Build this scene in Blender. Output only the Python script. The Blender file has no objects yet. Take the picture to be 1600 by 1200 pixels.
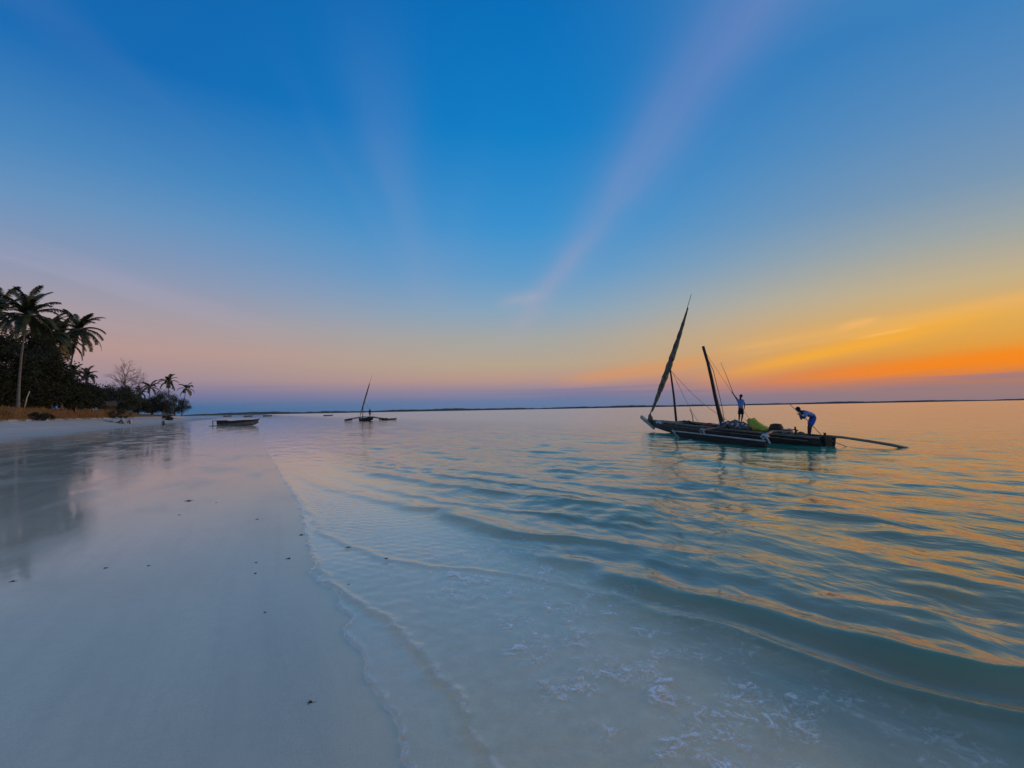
import bpy, bmesh, math, random
import numpy as np
from mathutils import Vector, Matrix, Quaternion

R = math.radians
scene = bpy.context.scene
col = scene.collection

# ------------------------------------------------------------------ camera
cam_d = bpy.data.cameras.new('camera')
cam = bpy.data.objects.new('camera', cam_d)
col.objects.link(cam)
cam_d.sensor_width = 36.0
cam_d.lens = 18.0
cam_d.clip_start = 0.05
cam_d.clip_end = 40000.0
cam.matrix_world = (Matrix.Translation((0, 0, 1.8)) @ Matrix.Rotation(R(90 + 2.86), 4, 'X')
                    @ Matrix.Rotation(R(-1.07), 4, 'Z'))
scene.camera = cam

# ------------------------------------------------------------------ world / sky
SUN_AZ, SUN_EL = 82.0, 11.0          # degrees right of the viewing direction (+Y)
world = bpy.data.worlds.new('World')
scene.world = world
world.use_nodes = True
wt = world.node_tree
wt.nodes.clear()


def lin(c):
    return tuple(((v / 255.0) / 12.92 if v / 255.0 <= 0.04045 else ((v / 255.0 + 0.055) / 1.055) ** 2.4) for v in c)


class NT:
    """small helper for writing node trees"""
    def __init__(self, tree):
        self.t = tree

    def n(self, kind, **kw):
        nd = self.t.nodes.new(kind)
        for k, v in kw.items():
            setattr(nd, k, v)
        return nd

    def put(self, sock, v):
        if hasattr(v, 'links') or hasattr(v, 'is_output'):
            self.t.links.new(v, sock)
        else:
            sock.default_value = v

    def m(self, op, a, b=None, c=None, clamp=False):
        nd = self.n('ShaderNodeMath', operation=op, use_clamp=clamp)
        self.put(nd.inputs[0], a)
        if b is not None:
            self.put(nd.inputs[1], b)
        if c is not None:
            self.put(nd.inputs[2], c)
        return nd.outputs[0]

    def vm(self, op, a, b=None):
        nd = self.n('ShaderNodeVectorMath', operation=op)
        self.put(nd.inputs[0], a)
        if b is not None:
            self.put(nd.inputs[1], b)
        return nd.outputs['Value'] if op in ('DOT_PRODUCT', 'LENGTH') else nd.outputs[0]

    def smooth(self, v, a, b, lo=0.0, hi=1.0):
        nd = self.n('ShaderNodeMapRange', interpolation_type='SMOOTHSTEP')
        for i, q in enumerate((v, a, b, lo, hi)):
            self.put(nd.inputs[i], q)
        return nd.outputs[0]

    def comb(self, x, y, z=0.0):
        nd = self.n('ShaderNodeCombineXYZ')
        for i, q in enumerate((x, y, z)):
            self.put(nd.inputs[i], q)
        return nd.outputs[0]

    def sep(self, v):
        nd = self.n('ShaderNodeSeparateXYZ')
        self.put(nd.inputs[0], v)
        return nd.outputs

    def noise(self, vec, scale=1.0, detail=3.0, rough=0.5, dist=0.0):
        nd = self.n('ShaderNodeTexNoise')
        self.put(nd.inputs['Vector'], vec)
        nd.inputs['Scale'].default_value = scale
        nd.inputs['Detail'].default_value = detail
        nd.inputs['Roughness'].default_value = rough
        nd.inputs['Distortion'].default_value = dist
        return nd.outputs[0]

    def mix(self, fac, a, b, blend='MIX'):
        nd = self.n('ShaderNodeMix', data_type='RGBA', blend_type=blend)
        self.put(nd.inputs[0], fac)
        for s, q in ((nd.inputs[6], a), (nd.inputs[7], b)):
            if isinstance(q, tuple):
                q = (q + (1.0,))[:4]
            self.put(s, q)
        return nd.outputs[2]

    def ramp(self, fac, stops, interp='LINEAR'):
        nd = self.n('ShaderNodeValToRGB')
        self.put(nd.inputs[0], fac)
        cr = nd.color_ramp
        cr.interpolation = interp
        while len(cr.elements) < len(stops):
            cr.elements.new(0.5)
        for e, (p, c) in zip(cr.elements, stops):
            e.position = p
            e.color = (tuple(c) + (1.0,))[:4]
        return nd.outputs[0]


w = NT(wt)
tc = w.n('ShaderNodeTexCoord')
d = w.vm('NORMALIZE', tc.outputs['Generated'])
dx, dy, dz = w.sep(d)
elev = w.m('MULTIPLY', w.m('ARCSINE', w.m('MAXIMUM', dz, 0.0)), 180 / math.pi)
hl = w.m('MAXIMUM', w.m('SQRT', w.m('ADD', w.m('MULTIPLY', dx, dx), w.m('MULTIPLY', dy, dy))), 1e-4)
cosd = w.m('DIVIDE', w.m('ADD', w.m('MULTIPLY', dx, math.sin(R(SUN_AZ))), w.m('MULTIPLY', dy, math.cos(R(SUN_AZ)))), hl)
delta = w.m('MULTIPLY', w.m('ARCCOSINE', w.m('MINIMUM', w.m('MAXIMUM', cosd, -1.0), 1.0)), 180 / math.pi)
azim = w.m('MULTIPLY', w.m('ARCTAN2', dx, dy), 180 / math.pi)

SKY_AWAY = [(0, (52, 104, 152)), (0.8, (70, 110, 155)), (2, (120, 122, 158)), (3.5, (162, 142, 154)), (6, (186, 152, 148)),
            (9, (170, 156, 164)), (13, (140, 153, 182)), (18, (104, 148, 192)), (22, (74, 136, 192)), (30, (18, 108, 182)),
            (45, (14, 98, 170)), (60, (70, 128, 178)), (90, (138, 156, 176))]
SKY_MID = [(0, (84, 120, 160)), (1, (104, 125, 164)), (2.2, (150, 135, 155)), (3.4, (186, 152, 140)), (5, (184, 166, 144)),
           (8, (166, 168, 166)), (11, (136, 166, 190)), (15, (96, 156, 204)), (20, (58, 146, 208)), (29, (16, 128, 200)),
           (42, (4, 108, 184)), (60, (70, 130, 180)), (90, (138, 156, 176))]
SKY_SUN = [(0, (140, 122, 134)), (1, (156, 124, 122)), (2, (182, 124, 98)), (3, (214, 134, 66)), (4.5, (226, 158, 66)),
           (7, (226, 172, 86)), (10, (198, 177, 138)), (14, (156, 166, 168)), (18, (120, 152, 182)), (24, (88, 140, 190)),
           (31, (58, 128, 190)), (60, (84, 136, 182)), (90, (138, 156, 176))]  # zenith stops of each ramp, out of view, paled to brighten the sand


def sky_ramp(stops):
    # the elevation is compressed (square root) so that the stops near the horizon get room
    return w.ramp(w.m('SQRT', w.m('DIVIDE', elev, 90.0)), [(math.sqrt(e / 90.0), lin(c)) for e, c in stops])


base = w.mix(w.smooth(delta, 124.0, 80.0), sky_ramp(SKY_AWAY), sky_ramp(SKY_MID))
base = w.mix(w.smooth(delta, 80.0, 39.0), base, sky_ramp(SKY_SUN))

# high thin cloud on a plane overhead: parallel streaks that run together at the horizon
zc = w.m('MAXIMUM', dz, 0.05)
pu = w.m('DIVIDE', dx, zc)
pv = w.m('DIVIDE', dy, zc)
q = w.m('ADD', pu, w.m('MULTIPLY', pv, 0.1))
wob = w.m('MULTIPLY', w.m('SUBTRACT', w.noise(w.comb(w.m('MULTIPLY', pu, 0.6), w.m('MULTIPLY', pv, 0.5)), 1.3, 2.0), 0.5), 0.22)
qq = w.m('ADD', q, wob)
lace = w.noise(w.comb(w.m('MULTIPLY', qq, 5.0), w.m('MULTIPLY', pv, 0.55), 3.1), 1.0, 2.0, 0.55)
one = w.m('SUBTRACT', qq, 0.75)
streak = w.m('EXPONENT', w.m('MULTIPLY', w.m('MULTIPLY', one, one), -48.0))
streak = w.m('MULTIPLY', streak, w.smooth(elev, 5.0, 11.0))
streak = w.m('MULTIPLY', streak, w.smooth(dy, -0.1, 0.3))
streak = w.m('MULTIPLY', streak, w.m('ADD', w.m('MULTIPLY', lace, 0.9), 0.05))
veil = w.noise(w.comb(w.m('MULTIPLY', qq, 1.1), w.m('MULTIPLY', pv, 0.22), 7.7), 1.0, 2.0, 0.5, 0.4)
veil = w.m('MULTIPLY', w.smooth(veil, 0.42, 0.66), w.smooth(elev, 5.0, 14.0))
veil = w.m('MULTIPLY', veil, w.m('MULTIPLY', w.smooth(delta, 80.0, 115.0), w.smooth(elev, 44.0, 26.0)))
cloud = w.m('ADD', w.m('MULTIPLY', streak, 0.60), w.m('MULTIPLY', veil, 0.42), clamp=True)
cloud_col = w.ramp(w.m('DIVIDE', elev, 40.0, clamp=True), [(0.0, lin((200, 170, 160))), (0.3, lin((168, 166, 190))), (1.0, lin((120, 138, 200)))])
base = w.mix(cloud, base, cloud_col)

# low streaks lit by the sun that has just gone, climbing slightly towards it
strand = w.noise(w.comb(w.m('MULTIPLY', azim, 0.035), w.m('SUBTRACT', w.m('MULTIPLY', elev, 0.62), w.m('MULTIPLY', azim, 0.07)), 1.7), 1.0, 3.0, 0.55, 0.6)


def band(az0, e0, slope, sigma, a_in, a_full, a_fade, a_out, lo, hi):
    e = w.m('SUBTRACT', w.m('SUBTRACT', elev, e0), w.m('MULTIPLY', w.m('SUBTRACT', azim, az0), slope))
    e = w.m('ADD', e, w.m('MULTIPLY', w.m('SUBTRACT', strand, 0.5), 0.9))
    g = w.m('EXPONENT', w.m('MULTIPLY', w.m('MULTIPLY', e, e), -1.0 / (sigma * sigma)))
    g = w.m('MULTIPLY', g, w.m('MULTIPLY', w.smooth(azim, a_in, a_full), w.smooth(azim, a_out, a_fade)))
    return w.m('MULTIPLY', g, w.smooth(strand, lo, hi, 0.72, 1.0))


base = w.mix(w.m('MULTIPLY', band(29, 2.35, 0.075, 0.85, 17, 40, 90, 135, 0.3, 0.6), 0.95), base, lin((255, 136, 4)))
base = w.mix(w.m('MULTIPLY', band(27, 3.9, 0.20, 0.85, 17, 29, 36, 50, 0.38, 0.62), 0.75), base, lin((255, 176, 46)))
base = w.mix(w.m('MULTIPLY', band(26, 6.0, 0.10, 0.6, 20, 27, 55, 90, 0.44, 0.66), 0.45), base, lin((250, 186, 100)))
base = w.mix(w.m('MULTIPLY', band(10, 3.6, 0.12, 0.7, 3, 11, 18, 26, 0.3, 0.6), 0.5), base, lin((228, 152, 88)))
base = w.mix(w.m('MULTIPLY', band(34.3, 7.3, 0.15, 0.30, 32, 34.2, 35.0, 36.3, 0.3, 0.6), 0.6), base, lin((255, 190, 110)))
base = w.mix(w.m('MULTIPLY', band(36.0, 6.3, 0.12, 0.20, 33, 36, 37, 39, 0.3, 0.6), 0.6), base, lin((255, 190, 96)))
base = w.mix(w.m('MULTIPLY', band(0.8, 12.2, 0.14, 0.75, -2.5, 0.8, 2.0, 4.2, 0.3, 0.6), 0.35), base, lin((182, 176, 190)))
# dark bluish bars in the haze over the horizon
bar = w.m('MULTIPLY', w.smooth(w.noise(w.comb(w.m('MULTIPLY', azim, 0.05), w.m('MULTIPLY', elev, 1.5), 9.3), 1.0, 1.0), 0.5, 0.68),
          w.m('MULTIPLY', w.smooth(elev, 0.2, 1.0), w.smooth(elev, 3.4, 2.0)))
base = w.mix(w.m('MULTIPLY', bar, 0.35), base, lin((112, 118, 158)))

nish = w.n('ShaderNodeTexSky', sky_type='NISHITA')
nish.sun_disc = False
nish.sun_elevation = R(2.0)
nish.sun_rotation = R(SUN_AZ)
ten = w.n('ShaderNodeVectorMath', operation='SCALE')
wt.links.new(base, ten.inputs[0])
ten.inputs['Scale'].default_value = 10.0
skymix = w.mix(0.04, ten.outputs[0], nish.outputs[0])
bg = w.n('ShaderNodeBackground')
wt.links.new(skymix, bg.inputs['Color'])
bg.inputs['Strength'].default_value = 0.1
wo = w.n('ShaderNodeOutputWorld')
wt.links.new(bg.outputs[0], wo.inputs[0])

# ------------------------------------------------------------------ sun (down in the afterglow: very soft)
sl = bpy.data.lights.new('sun', 'SUN')
sl.energy = 1.4
sl.angle = R(24)
sl.color = (1.0, 0.62, 0.34)
sun = bpy.data.objects.new('sun', sl)
col.objects.link(sun)
sd = Vector((math.sin(R(SUN_AZ)) * math.cos(R(SUN_EL)), math.cos(R(SUN_AZ)) * math.cos(R(SUN_EL)), math.sin(R(SUN_EL))))
sun.rotation_euler = sd.to_track_quat('Z', 'Y').to_euler()
sun.location = (60, 40, 40)

scene.view_settings.view_transform = 'Standard'
scene.view_settings.look = 'None'
scene.view_settings.exposure = 0.0
scene.view_settings.gamma = 1.0
scene.view_settings.use_curve_mapping = False
scene.render.engine = 'CYCLES'
scene.cycles.max_bounces = 5
scene.cycles.diffuse_bounces = 2
scene.cycles.glossy_bounces = 3
scene.cycles.transparent_max_bounces = 24

# ------------------------------------------------------------------ helpers


def tag(o, label=None, cat=None, group=None, kind=None):
    if label:
        o['label'] = label
    if cat:
        o['category'] = cat
    if group:
        o['group'] = group
    if kind:
        o['kind'] = kind
    return o


def empty(name, loc=(0, 0, 0), rz=0.0):
    o = bpy.data.objects.new(name, None)
    o.empty_display_size = 0.2
    col.objects.link(o)
    o.location = loc
    o.rotation_euler = (0, 0, rz)
    return o


def link(name, me, mat=None, parent=None):
    o = bpy.data.objects.new(name, me)
    col.objects.link(o)
    if mat is not None and not me.materials:
        me.materials.append(mat)
    if parent is not None:
        o.parent = parent
    return o


class MB:
    """collects shapes and links them as one mesh object"""
    def __init__(self):
        self.v, self.f = [], []

    def add(self, vs, fs):
        b = len(self.v)
        self.v.extend(tuple(p) for p in vs)
        self.f.extend(tuple(i + b for i in f) for f in fs)
        return self

    def box(self, c, s, rot=None):
        c = Vector(c)
        m = rot if rot is not None else Matrix.Identity(3)
        vs = [c + m @ Vector((x * s[0] / 2, y * s[1] / 2, z * s[2] / 2)) for x in (-1, 1) for y in (-1, 1) for z in (-1, 1)]
        return self.add(vs, [(0, 1, 3, 2), (4, 6, 7, 5), (0, 4, 5, 1), (2, 3, 7, 6), (0, 2, 6, 4), (1, 5, 7, 3)])

    def tube(self, pts, rad, seg=8, caps=True):
        pts = [Vector(p) for p in pts]
        n = len(pts)
        rads = [rad] * n if not hasattr(rad, '__len__') else list(rad)
        vs, fs = [], []
        ref = None
        for i, p in enumerate(pts):
            t = (pts[min(i + 1, n - 1)] - pts[max(i - 1, 0)])
            t = t.normalized() if t.length > 1e-9 else Vector((0, 0, 1))
            if ref is None:
                ref = Vector((0, 0, 1)) if abs(t.z) < 0.9 else Vector((1, 0, 0))
            a = (ref - t * ref.dot(t))
            if a.length < 1e-6:
                a = t.orthogonal()
            a.normalize()
            ref = a
            b = t.cross(a)
            for k in range(seg):
                an = 2 * math.pi * k / seg
                vs.append(p + (a * math.cos(an) + b * math.sin(an)) * rads[i])
        for i in range(n - 1):
            for k in range(seg):
                k2 = (k + 1) % seg
                fs.append((i * seg + k, i * seg + k2, (i + 1) * seg + k2, (i + 1) * seg + k))
        if caps:
            fs.append(tuple(range(seg - 1, -1, -1)))
            fs.append(tuple((n - 1) * seg + k for k in range(seg)))
        return self.add(vs, fs)

    def loft(self, rings, closed=True, cap=True):
        """rings: lists of equal length"""
        m = len(rings[0])
        vs = [p for r in rings for p in r]
        fs = []
        for i in range(len(rings) - 1):
            for k in range(m if closed else m - 1):
                k2 = (k + 1) % m
                fs.append((i * m + k, i * m + k2, (i + 1) * m + k2, (i + 1) * m + k))
        if cap and closed:
            fs.append(tuple(range(m - 1, -1, -1)))
            fs.append(tuple((len(rings) - 1) * m + k for k in range(m)))
        return self.add(vs, fs)

    def lump(self, c, r, rnd, rough=0.25, nu=10, nv=7, flat=0.0):
        c = Vector(c)
        ph = [rnd.uniform(0, 6.28) for _ in range(6)]
        vs = []
        for j in range(nv + 1):
            th = math.pi * j / nv
            for i in range(nu):
                a = 2 * math.pi * i / nu
                k = 1 + rough * (math.sin(3 * a + ph[0] + 2 * th) * 0.4 + math.sin(5 * a - ph[1] + 3 * th) * 0.3 + math.sin(4 * th + ph[2] + a) * 0.4)
                p = Vector((math.sin(th) * math.cos(a) * r[0], math.sin(th) * math.sin(a) * r[1], math.cos(th) * r[2])) * k
                if p.z < -flat * r[2] and flat:
                    p.z = -flat * r[2]
                vs.append(c + p)
        fs = []
        for j in range(nv):
            for i in range(nu):
                i2 = (i + 1) % nu
                fs.append((j * nu + i, (j + 1) * nu + i, (j + 1) * nu + i2, j * nu + i2))
        return self.add(vs, fs)

    def mesh(self, name, smooth=False):
        me = bpy.data.meshes.new(name)
        me.from_pydata(self.v, [], self.f)
        if smooth:
            me.polygons.foreach_set('use_smooth', [True] * len(me.polygons))
        me.update()
        return me

    def build(self, name, mat=None, parent=None, smooth=False):
        return link(name, self.mesh(name, smooth), mat, parent)


def np_grid(name, X, Y, Z, mat, attrs=None):
    """a sheet of quads from 2-D arrays"""
    a, b = X.shape
    me = bpy.data.meshes.new(name)
    co = np.stack([X, Y, Z], -1).reshape(-1, 3).astype(np.float32)
    idx = np.arange(a * b, dtype=np.int32).reshape(a, b)
    quads = np.stack([idx[:-1, :-1], idx[1:, :-1], idx[1:, 1:], idx[:-1, 1:]], -1).reshape(-1)
    nq = len(quads) // 4
    me.vertices.add(a * b)
    me.vertices.foreach_set('co', co.reshape(-1))
    me.loops.add(nq * 4)
    me.loops.foreach_set('vertex_index', quads)
    me.polygons.add(nq)
    me.polygons.foreach_set('loop_start', np.arange(nq, dtype=np.int32) * 4)
    me.polygons.foreach_set('loop_total', np.full(nq, 4, dtype=np.int32))
    me.polygons.foreach_set('use_smooth', np.ones(nq, dtype=bool))
    me.update(calc_edges=True)
    for k, arr in (attrs or {}).items():
        at = me.attributes.new(k, 'FLOAT', 'POINT')
        at.data.foreach_set('value', arr.reshape(-1).astype(np.float32))
    return link(name, me, mat)


def new_mat(name):
    m = bpy.data.materials.new(name)
    m.use_nodes = True
    m.node_tree.nodes.clear()
    return m, NT(m.node_tree)


def bsdf_out(t, **kw):
    b = t.n('ShaderNodeBsdfPrincipled')
    for k, v in kw.items():
        k = k.replace('_', ' ')
        if isinstance(v, tuple) and len(v) == 3:
            v = v + (1.0,)
        t.put(b.inputs[k], v)
    o = t.n('ShaderNodeOutputMaterial')
    t.t.links.new(b.outputs[0], o.inputs[0])
    return b, o


def simple(name, c1, c2, scale=4.0, rough=0.8, stretch=(1, 1, 1), bump=0.0, spec=0.3):
    """two tones broken up by noise, with a little relief"""
    m, t = new_mat(name)
    tcn = t.n('ShaderNodeTexCoord')
    mp = t.n('ShaderNodeMapping')
    t.put(mp.inputs['Vector'], tcn.outputs['Object'])
    mp.inputs['Scale'].default_value = stretch
    nz = t.noise(mp.outputs[0], scale, 5.0, 0.6)
    c = t.mix(t.smooth(nz, 0.3, 0.7), c1, c2)
    b, _ = bsdf_out(t, Base_Color=c, Roughness=rough)
    b.inputs['Specular IOR Level'].default_value = spec
    if bump:
        bp = t.n('ShaderNodeBump')
        bp.inputs['Strength'].default_value = 0.6
        bp.inputs['Distance'].default_value = bump
        t.put(bp.inputs['Height'], nz)
        t.put(b.inputs['Normal'], bp.outputs[0])
    return m


M = {}
M['wood_dark'] = simple('dark tarred wood', (0.022, 0.016, 0.012), (0.06, 0.042, 0.03), 6.0, 0.6, (0.3, 2, 2), 0.01)
M['wood_mid'] = simple('weathered wood', (0.13, 0.09, 0.06), (0.32, 0.25, 0.18), 7.0, 0.75, (0.3, 2, 2), 0.01)
M['wood_pale'] = simple('bleached wood', (0.30, 0.25, 0.21), (0.50, 0.45, 0.40), 7.0, 0.75, (0.4, 2, 2), 0.01)
M['sail'] = simple('furled brown sail', (0.07, 0.05, 0.035), (0.26, 0.20, 0.14), 5.0, 0.9, (1, 1, 0.5), 0.03)
M['rope'] = simple('rope', (0.10, 0.085, 0.07), (0.22, 0.19, 0.15), 20.0, 0.9)
M['net'] = simple('fishing net', (0.05, 0.025, 0.02), (0.30, 0.20, 0.17), 9.0, 0.95, (1, 1, 1), 0.05)
M['red'] = simple('red cloth', (0.22, 0.03, 0.035), (0.32, 0.07, 0.07), 5.0, 0.9)
M['white_cloth'] = simple('off white cloth', (0.45, 0.45, 0.48), (0.62, 0.62, 0.66), 5.0, 0.9)
M['yellow'] = simple('yellow canvas', (0.34, 0.30, 0.025), (0.50, 0.43, 0.05), 4.0, 0.85, (1, 1, 1), 0.02)
M['basket'] = simple('dark wicker', (0.03, 0.018, 0.012), (0.09, 0.06, 0.04), 14.0, 0.85)
M['skin'] = simple('dark skin', (0.030, 0.017, 0.012), (0.05, 0.03, 0.022), 8.0, 0.5, spec=0.5)
M['hair'] = simple('black hair', (0.008, 0.007, 0.007), (0.016, 0.013, 0.012), 20.0, 0.8)
M['blue_cloth'] = simple('blue cotton', (0.03, 0.075, 0.36), (0.05, 0.11, 0.46), 6.0, 0.9, (1, 1, 1), 0.01)
M['lilac_cloth'] = simple('faded blue cotton', (0.10, 0.15, 0.40), (0.20, 0.26, 0.52), 6.0, 0.9, (1, 1, 1), 0.01)
M['trunk'] = simple('palm trunk', (0.07, 0.062, 0.055), (0.15, 0.135, 0.12), 3.0, 0.9, (1, 1, 4), 0.03)
M['bark'] = simple('dark bark', (0.05, 0.038, 0.03), (0.11, 0.09, 0.07), 5.0, 0.9, (1, 1, 0.4), 0.02)
M['twig'] = simple('bare twigs', (0.09, 0.065, 0.06), (0.16, 0.12, 0.11), 5.0, 0.9)
M['frond'] = simple('palm frond', (0.016, 0.024, 0.007), (0.046, 0.050, 0.013), 1.2, 0.55)
M['frond_dry'] = simple('yellowing palm frond', (0.10, 0.08, 0.018), (0.16, 0.12, 0.03), 1.2, 0.6)
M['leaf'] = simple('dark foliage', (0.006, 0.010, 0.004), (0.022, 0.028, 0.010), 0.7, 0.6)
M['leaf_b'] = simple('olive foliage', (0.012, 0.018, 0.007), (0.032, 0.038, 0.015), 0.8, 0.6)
M['grass'] = simple('dry grass', (0.09, 0.050, 0.013), (0.27, 0.165, 0.045), 0.5, 0.9)
M['thatch'] = simple('palm thatch', (0.045, 0.036, 0.028), (0.10, 0.08, 0.06), 6.0, 0.95, (1, 1, 3), 0.05)
M['weed'] = simple('seaweed', (0.015, 0.013, 0.012), (0.04, 0.035, 0.028), 30.0, 0.6)
M['coral'] = simple('bleached driftwood', (0.40, 0.40, 0.42), (0.60, 0.60, 0.62), 9.0, 0.8)
M['far_land'] = simple('far wooded shore', (0.02, 0.035, 0.03), (0.045, 0.06, 0.05), 0.02, 0.95)

# ------------------------------------------------------------------ ground: shore frame (s = metres seaward of the waterline, t = along it)
SA = R(26.0)
NX, NY = math.cos(SA), math.sin(SA)
TX, TY = -math.sin(SA), math.cos(SA)


def to_st(x, y):
    return x * NX + y * NY - 0.68, x * TX + y * TY


def to_xy(s, t):
    s = s + 0.68
    return s * NX + t * TX, s * NY + t * TY


def sstep(a, b, x):
    k = np.clip((x - a) / (b - a), 0, 1)
    return k * k * (3 - 2 * k)


rng = np.random.default_rng(7)


def sines(x, y, lams, amps, dirs, phs):
    z = 0
    for l, a, th, p in zip(lams, amps, dirs, phs):
        k = 2 * math.pi / l
        z = z + a * np.sin(k * (x * math.cos(th) + y * math.sin(th)) + p)
    return z


def soft_noise(x, y, lam, seed, n=9):
    r = np.random.default_rng(seed)
    return sines(x, y, lam * r.uniform(0.7, 1.5, n), np.full(n, 1.0 / math.sqrt(n / 2)), r.uniform(0, 6.283, n), r.uniform(0, 6.283, n))


def coast(t):
    """how far the waterline swings back to the left far along the shore"""
    t = np.asarray(t, float)
    return np.where(t > 150, ((t - 150) / 100.0) ** 2 * 6.0, 0.0)


def ground_z(s, t):
    s = np.asarray(s, float)
    t = np.asarray(t, float)
    sc = s + coast(t)
    # sea bed
    z = np.where(sc > 0, -(0.022 * np.minimum(sc, 8) + 0.03 * np.clip(sc - 8, 0, 30) + 0.015 * np.clip(sc - 38, 0, 250)), 0.008 * np.minimum(-sc, 20.0))
    berm = sstep(-19.5, -29.5, sc)
    z = z + 1.3 * berm
    # grassy bank, highest near the camera, running out along the shore
    hb = 1.9 * (1 - 0.55 * sstep(140, 190, t)) * (1 - sstep(230, 300, t))
    edge = -29.8 + 0.5 * np.sin(t * 0.21) + 0.35 * np.sin(t * 0.57 + 1) + 0.2 * np.sin(t * 1.3)
    z = z + hb * sstep(edge, edge - 1.5, s) * (sc < 0)
    z = z + np.where(sc < -33, 0.15 * soft_noise(s, t, 9.0, 3), 0.0)
    z = np.where(sc < -19, z + 0.03 * soft_noise(s, t, 2.2, 5) * sstep(-19, -24, sc), z)
    return z


def graded(lo, step, hi_uniform, growth, far):
    out = [lo]
    while out[-1] < hi_uniform:
        out.append(out[-1] + step)
    st_ = step
    while out[-1] < far:
        st_ *= growth
        out.append(out[-1] + st_)
    return out


# --- sand material
m_sand, t = new_mat('coral sand')
geo = t.n('ShaderNodeNewGeometry')
pos = geo.outputs['Position']
px_, py_, pz_ = t.sep(pos)
s_ = t.m('SUBTRACT', t.m('ADD', t.m('MULTIPLY', px_, NX), t.m('MULTIPLY', py_, NY)), 0.68)
t_ = t.m('ADD', t.m('MULTIPLY', px_, TX), t.m('MULTIPLY', py_, TY))
stv = t.comb(s_, t_, 0.0)
wetn = t.noise(t.comb(t.m('MULTIPLY', s_, 0.35), t.m('MULTIPLY', t_, 0.09)), 1.0, 4.0, 0.55, 0.3)
wet = t.smooth(t.m('ADD', s_, t.m('MULTIPLY', t.m('SUBTRACT', wetn, 0.5), 7.0)), -20.5, -18.0)
big = t.noise(t.comb(t.m('MULTIPLY', s_, 0.5), t.m('MULTIPLY', t_, 0.22)), 1.0, 5.0, 0.55)
fine = t.noise(pos, 160.0, 2.0, 0.6)
mott = t.noise(pos, 9.0, 4.0, 0.6)
c_wet = t.mix(t.smooth(big, 0.3, 0.7), (0.60, 0.51, 0.37), (0.69, 0.59, 0.42))
c_wet = t.mix(t.m('MULTIPLY', t.smooth(mott, 0.35, 0.75), 0.25), c_wet, (0.50, 0.42, 0.32))
# drying lines left by earlier waves, and scattered shell grit
lines = t.noise(t.comb(t.m('MULTIPLY', s_, 2.6), t.m('MULTIPLY', t_, 0.22), 6.0), 1.0, 5.0, 0.62, 0.8)
c_wet = t.mix(t.m('MULTIPLY', t.smooth(lines, 0.42, 0.70), 0.30), c_wet, (0.44, 0.385, 0.30))
grit = t.smooth(t.noise(pos, 55.0, 2.0, 0.5), 0.70, 0.76)
c_wet = t.mix(t.m('MULTIPLY', grit, 0.45), c_wet, (0.22, 0.20, 0.17))
# shelly yellow sand in the wash, darker weedy bottom further out
c_wet = t.mix(t.smooth(s_, -0.6, 0.5), c_wet, t.mix(t.smooth(mott, 0.3, 0.7), (0.76, 0.57, 0.35), (0.85, 0.65, 0.40)))
c_wet = t.mix(t.smooth(t.m('ADD', s_, t.m('MULTIPLY', t.m('SUBTRACT', t.noise(t.comb(t.m('MULTIPLY', s_, 0.8), t.m('MULTIPLY', t_, 0.35), 2.0), 1.0, 4.0, 0.6), 0.5), 2.4)), 1.7, 3.4), c_wet, (0.24, 0.25, 0.21))
c_dry = t.mix(t.smooth(mott, 0.3, 0.7), (0.38, 0.36, 0.34), (0.46, 0.44, 0.41))
c_sand = t.mix(wet, c_dry, c_wet)
grain = t.mix(t.smooth(fine, 0.35, 0.65), (0.90, 0.90, 0.90), (1.06, 1.06, 1.06))
c_sand = t.mix(1.0, c_sand, grain, 'MULTIPLY')
film = t.noise(t.comb(t.m('MULTIPLY', s_, 0.8), t.m('MULTIPLY', t_, 0.3), 4.0), 1.0, 5.0, 0.6, 0.5)
# inland the sheet is soil and litter
soil = t.smooth(t.m('ADD', pz_, t.m('MULTIPLY', mott, 0.5)), 1.75, 2.1)
c_sand = t.mix(soil, c_sand, t.mix(t.smooth(mott, 0.3, 0.7), (0.045, 0.026, 0.012), (0.16, 0.09, 0.036)))
bsd, _ = bsdf_out(t, Base_Color=c_sand, Roughness=t.m('SUBTRACT', 0.85, t.m('MULTIPLY', wet, 0.25)))
bsd.inputs['Specular IOR Level'].default_value = 0.2
t.put(bsd.inputs['Coat Weight'], t.m('MULTIPLY', wet, t.smooth(film, 0.2, 0.5, 0.75, 1.0)))
t.put(bsd.inputs['Coat Roughness'], t.smooth(film, 0.3, 0.65, 0.17, 0.06))
bsd.inputs['Coat IOR'].default_value = 1.45
bp = t.n('ShaderNodeBump')
bp.inputs['Strength'].default_value = 0.5
bp.inputs['Distance'].default_value = 0.004
t.put(bp.inputs['Height'], t.m('ADD', t.m('MULTIPLY', mott, 0.5), t.m('MULTIPLY', fine, 0.25)))
t.put(bsd.inputs['Normal'], bp.outputs[0])
bp2 = t.n('ShaderNodeBump')
bp2.inputs['Strength'].default_value = 0.4
bp2.inputs['Distance'].default_value = 0.006
t.put(bp2.inputs['Height'], t.noise(t.comb(t.m('MULTIPLY', s_, 2.2), t.m('MULTIPLY', t_, 0.7)), 1.0, 4.0, 0.6))
t.put(bsd.inputs['Coat Normal'], bp2.outputs[0])

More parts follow.
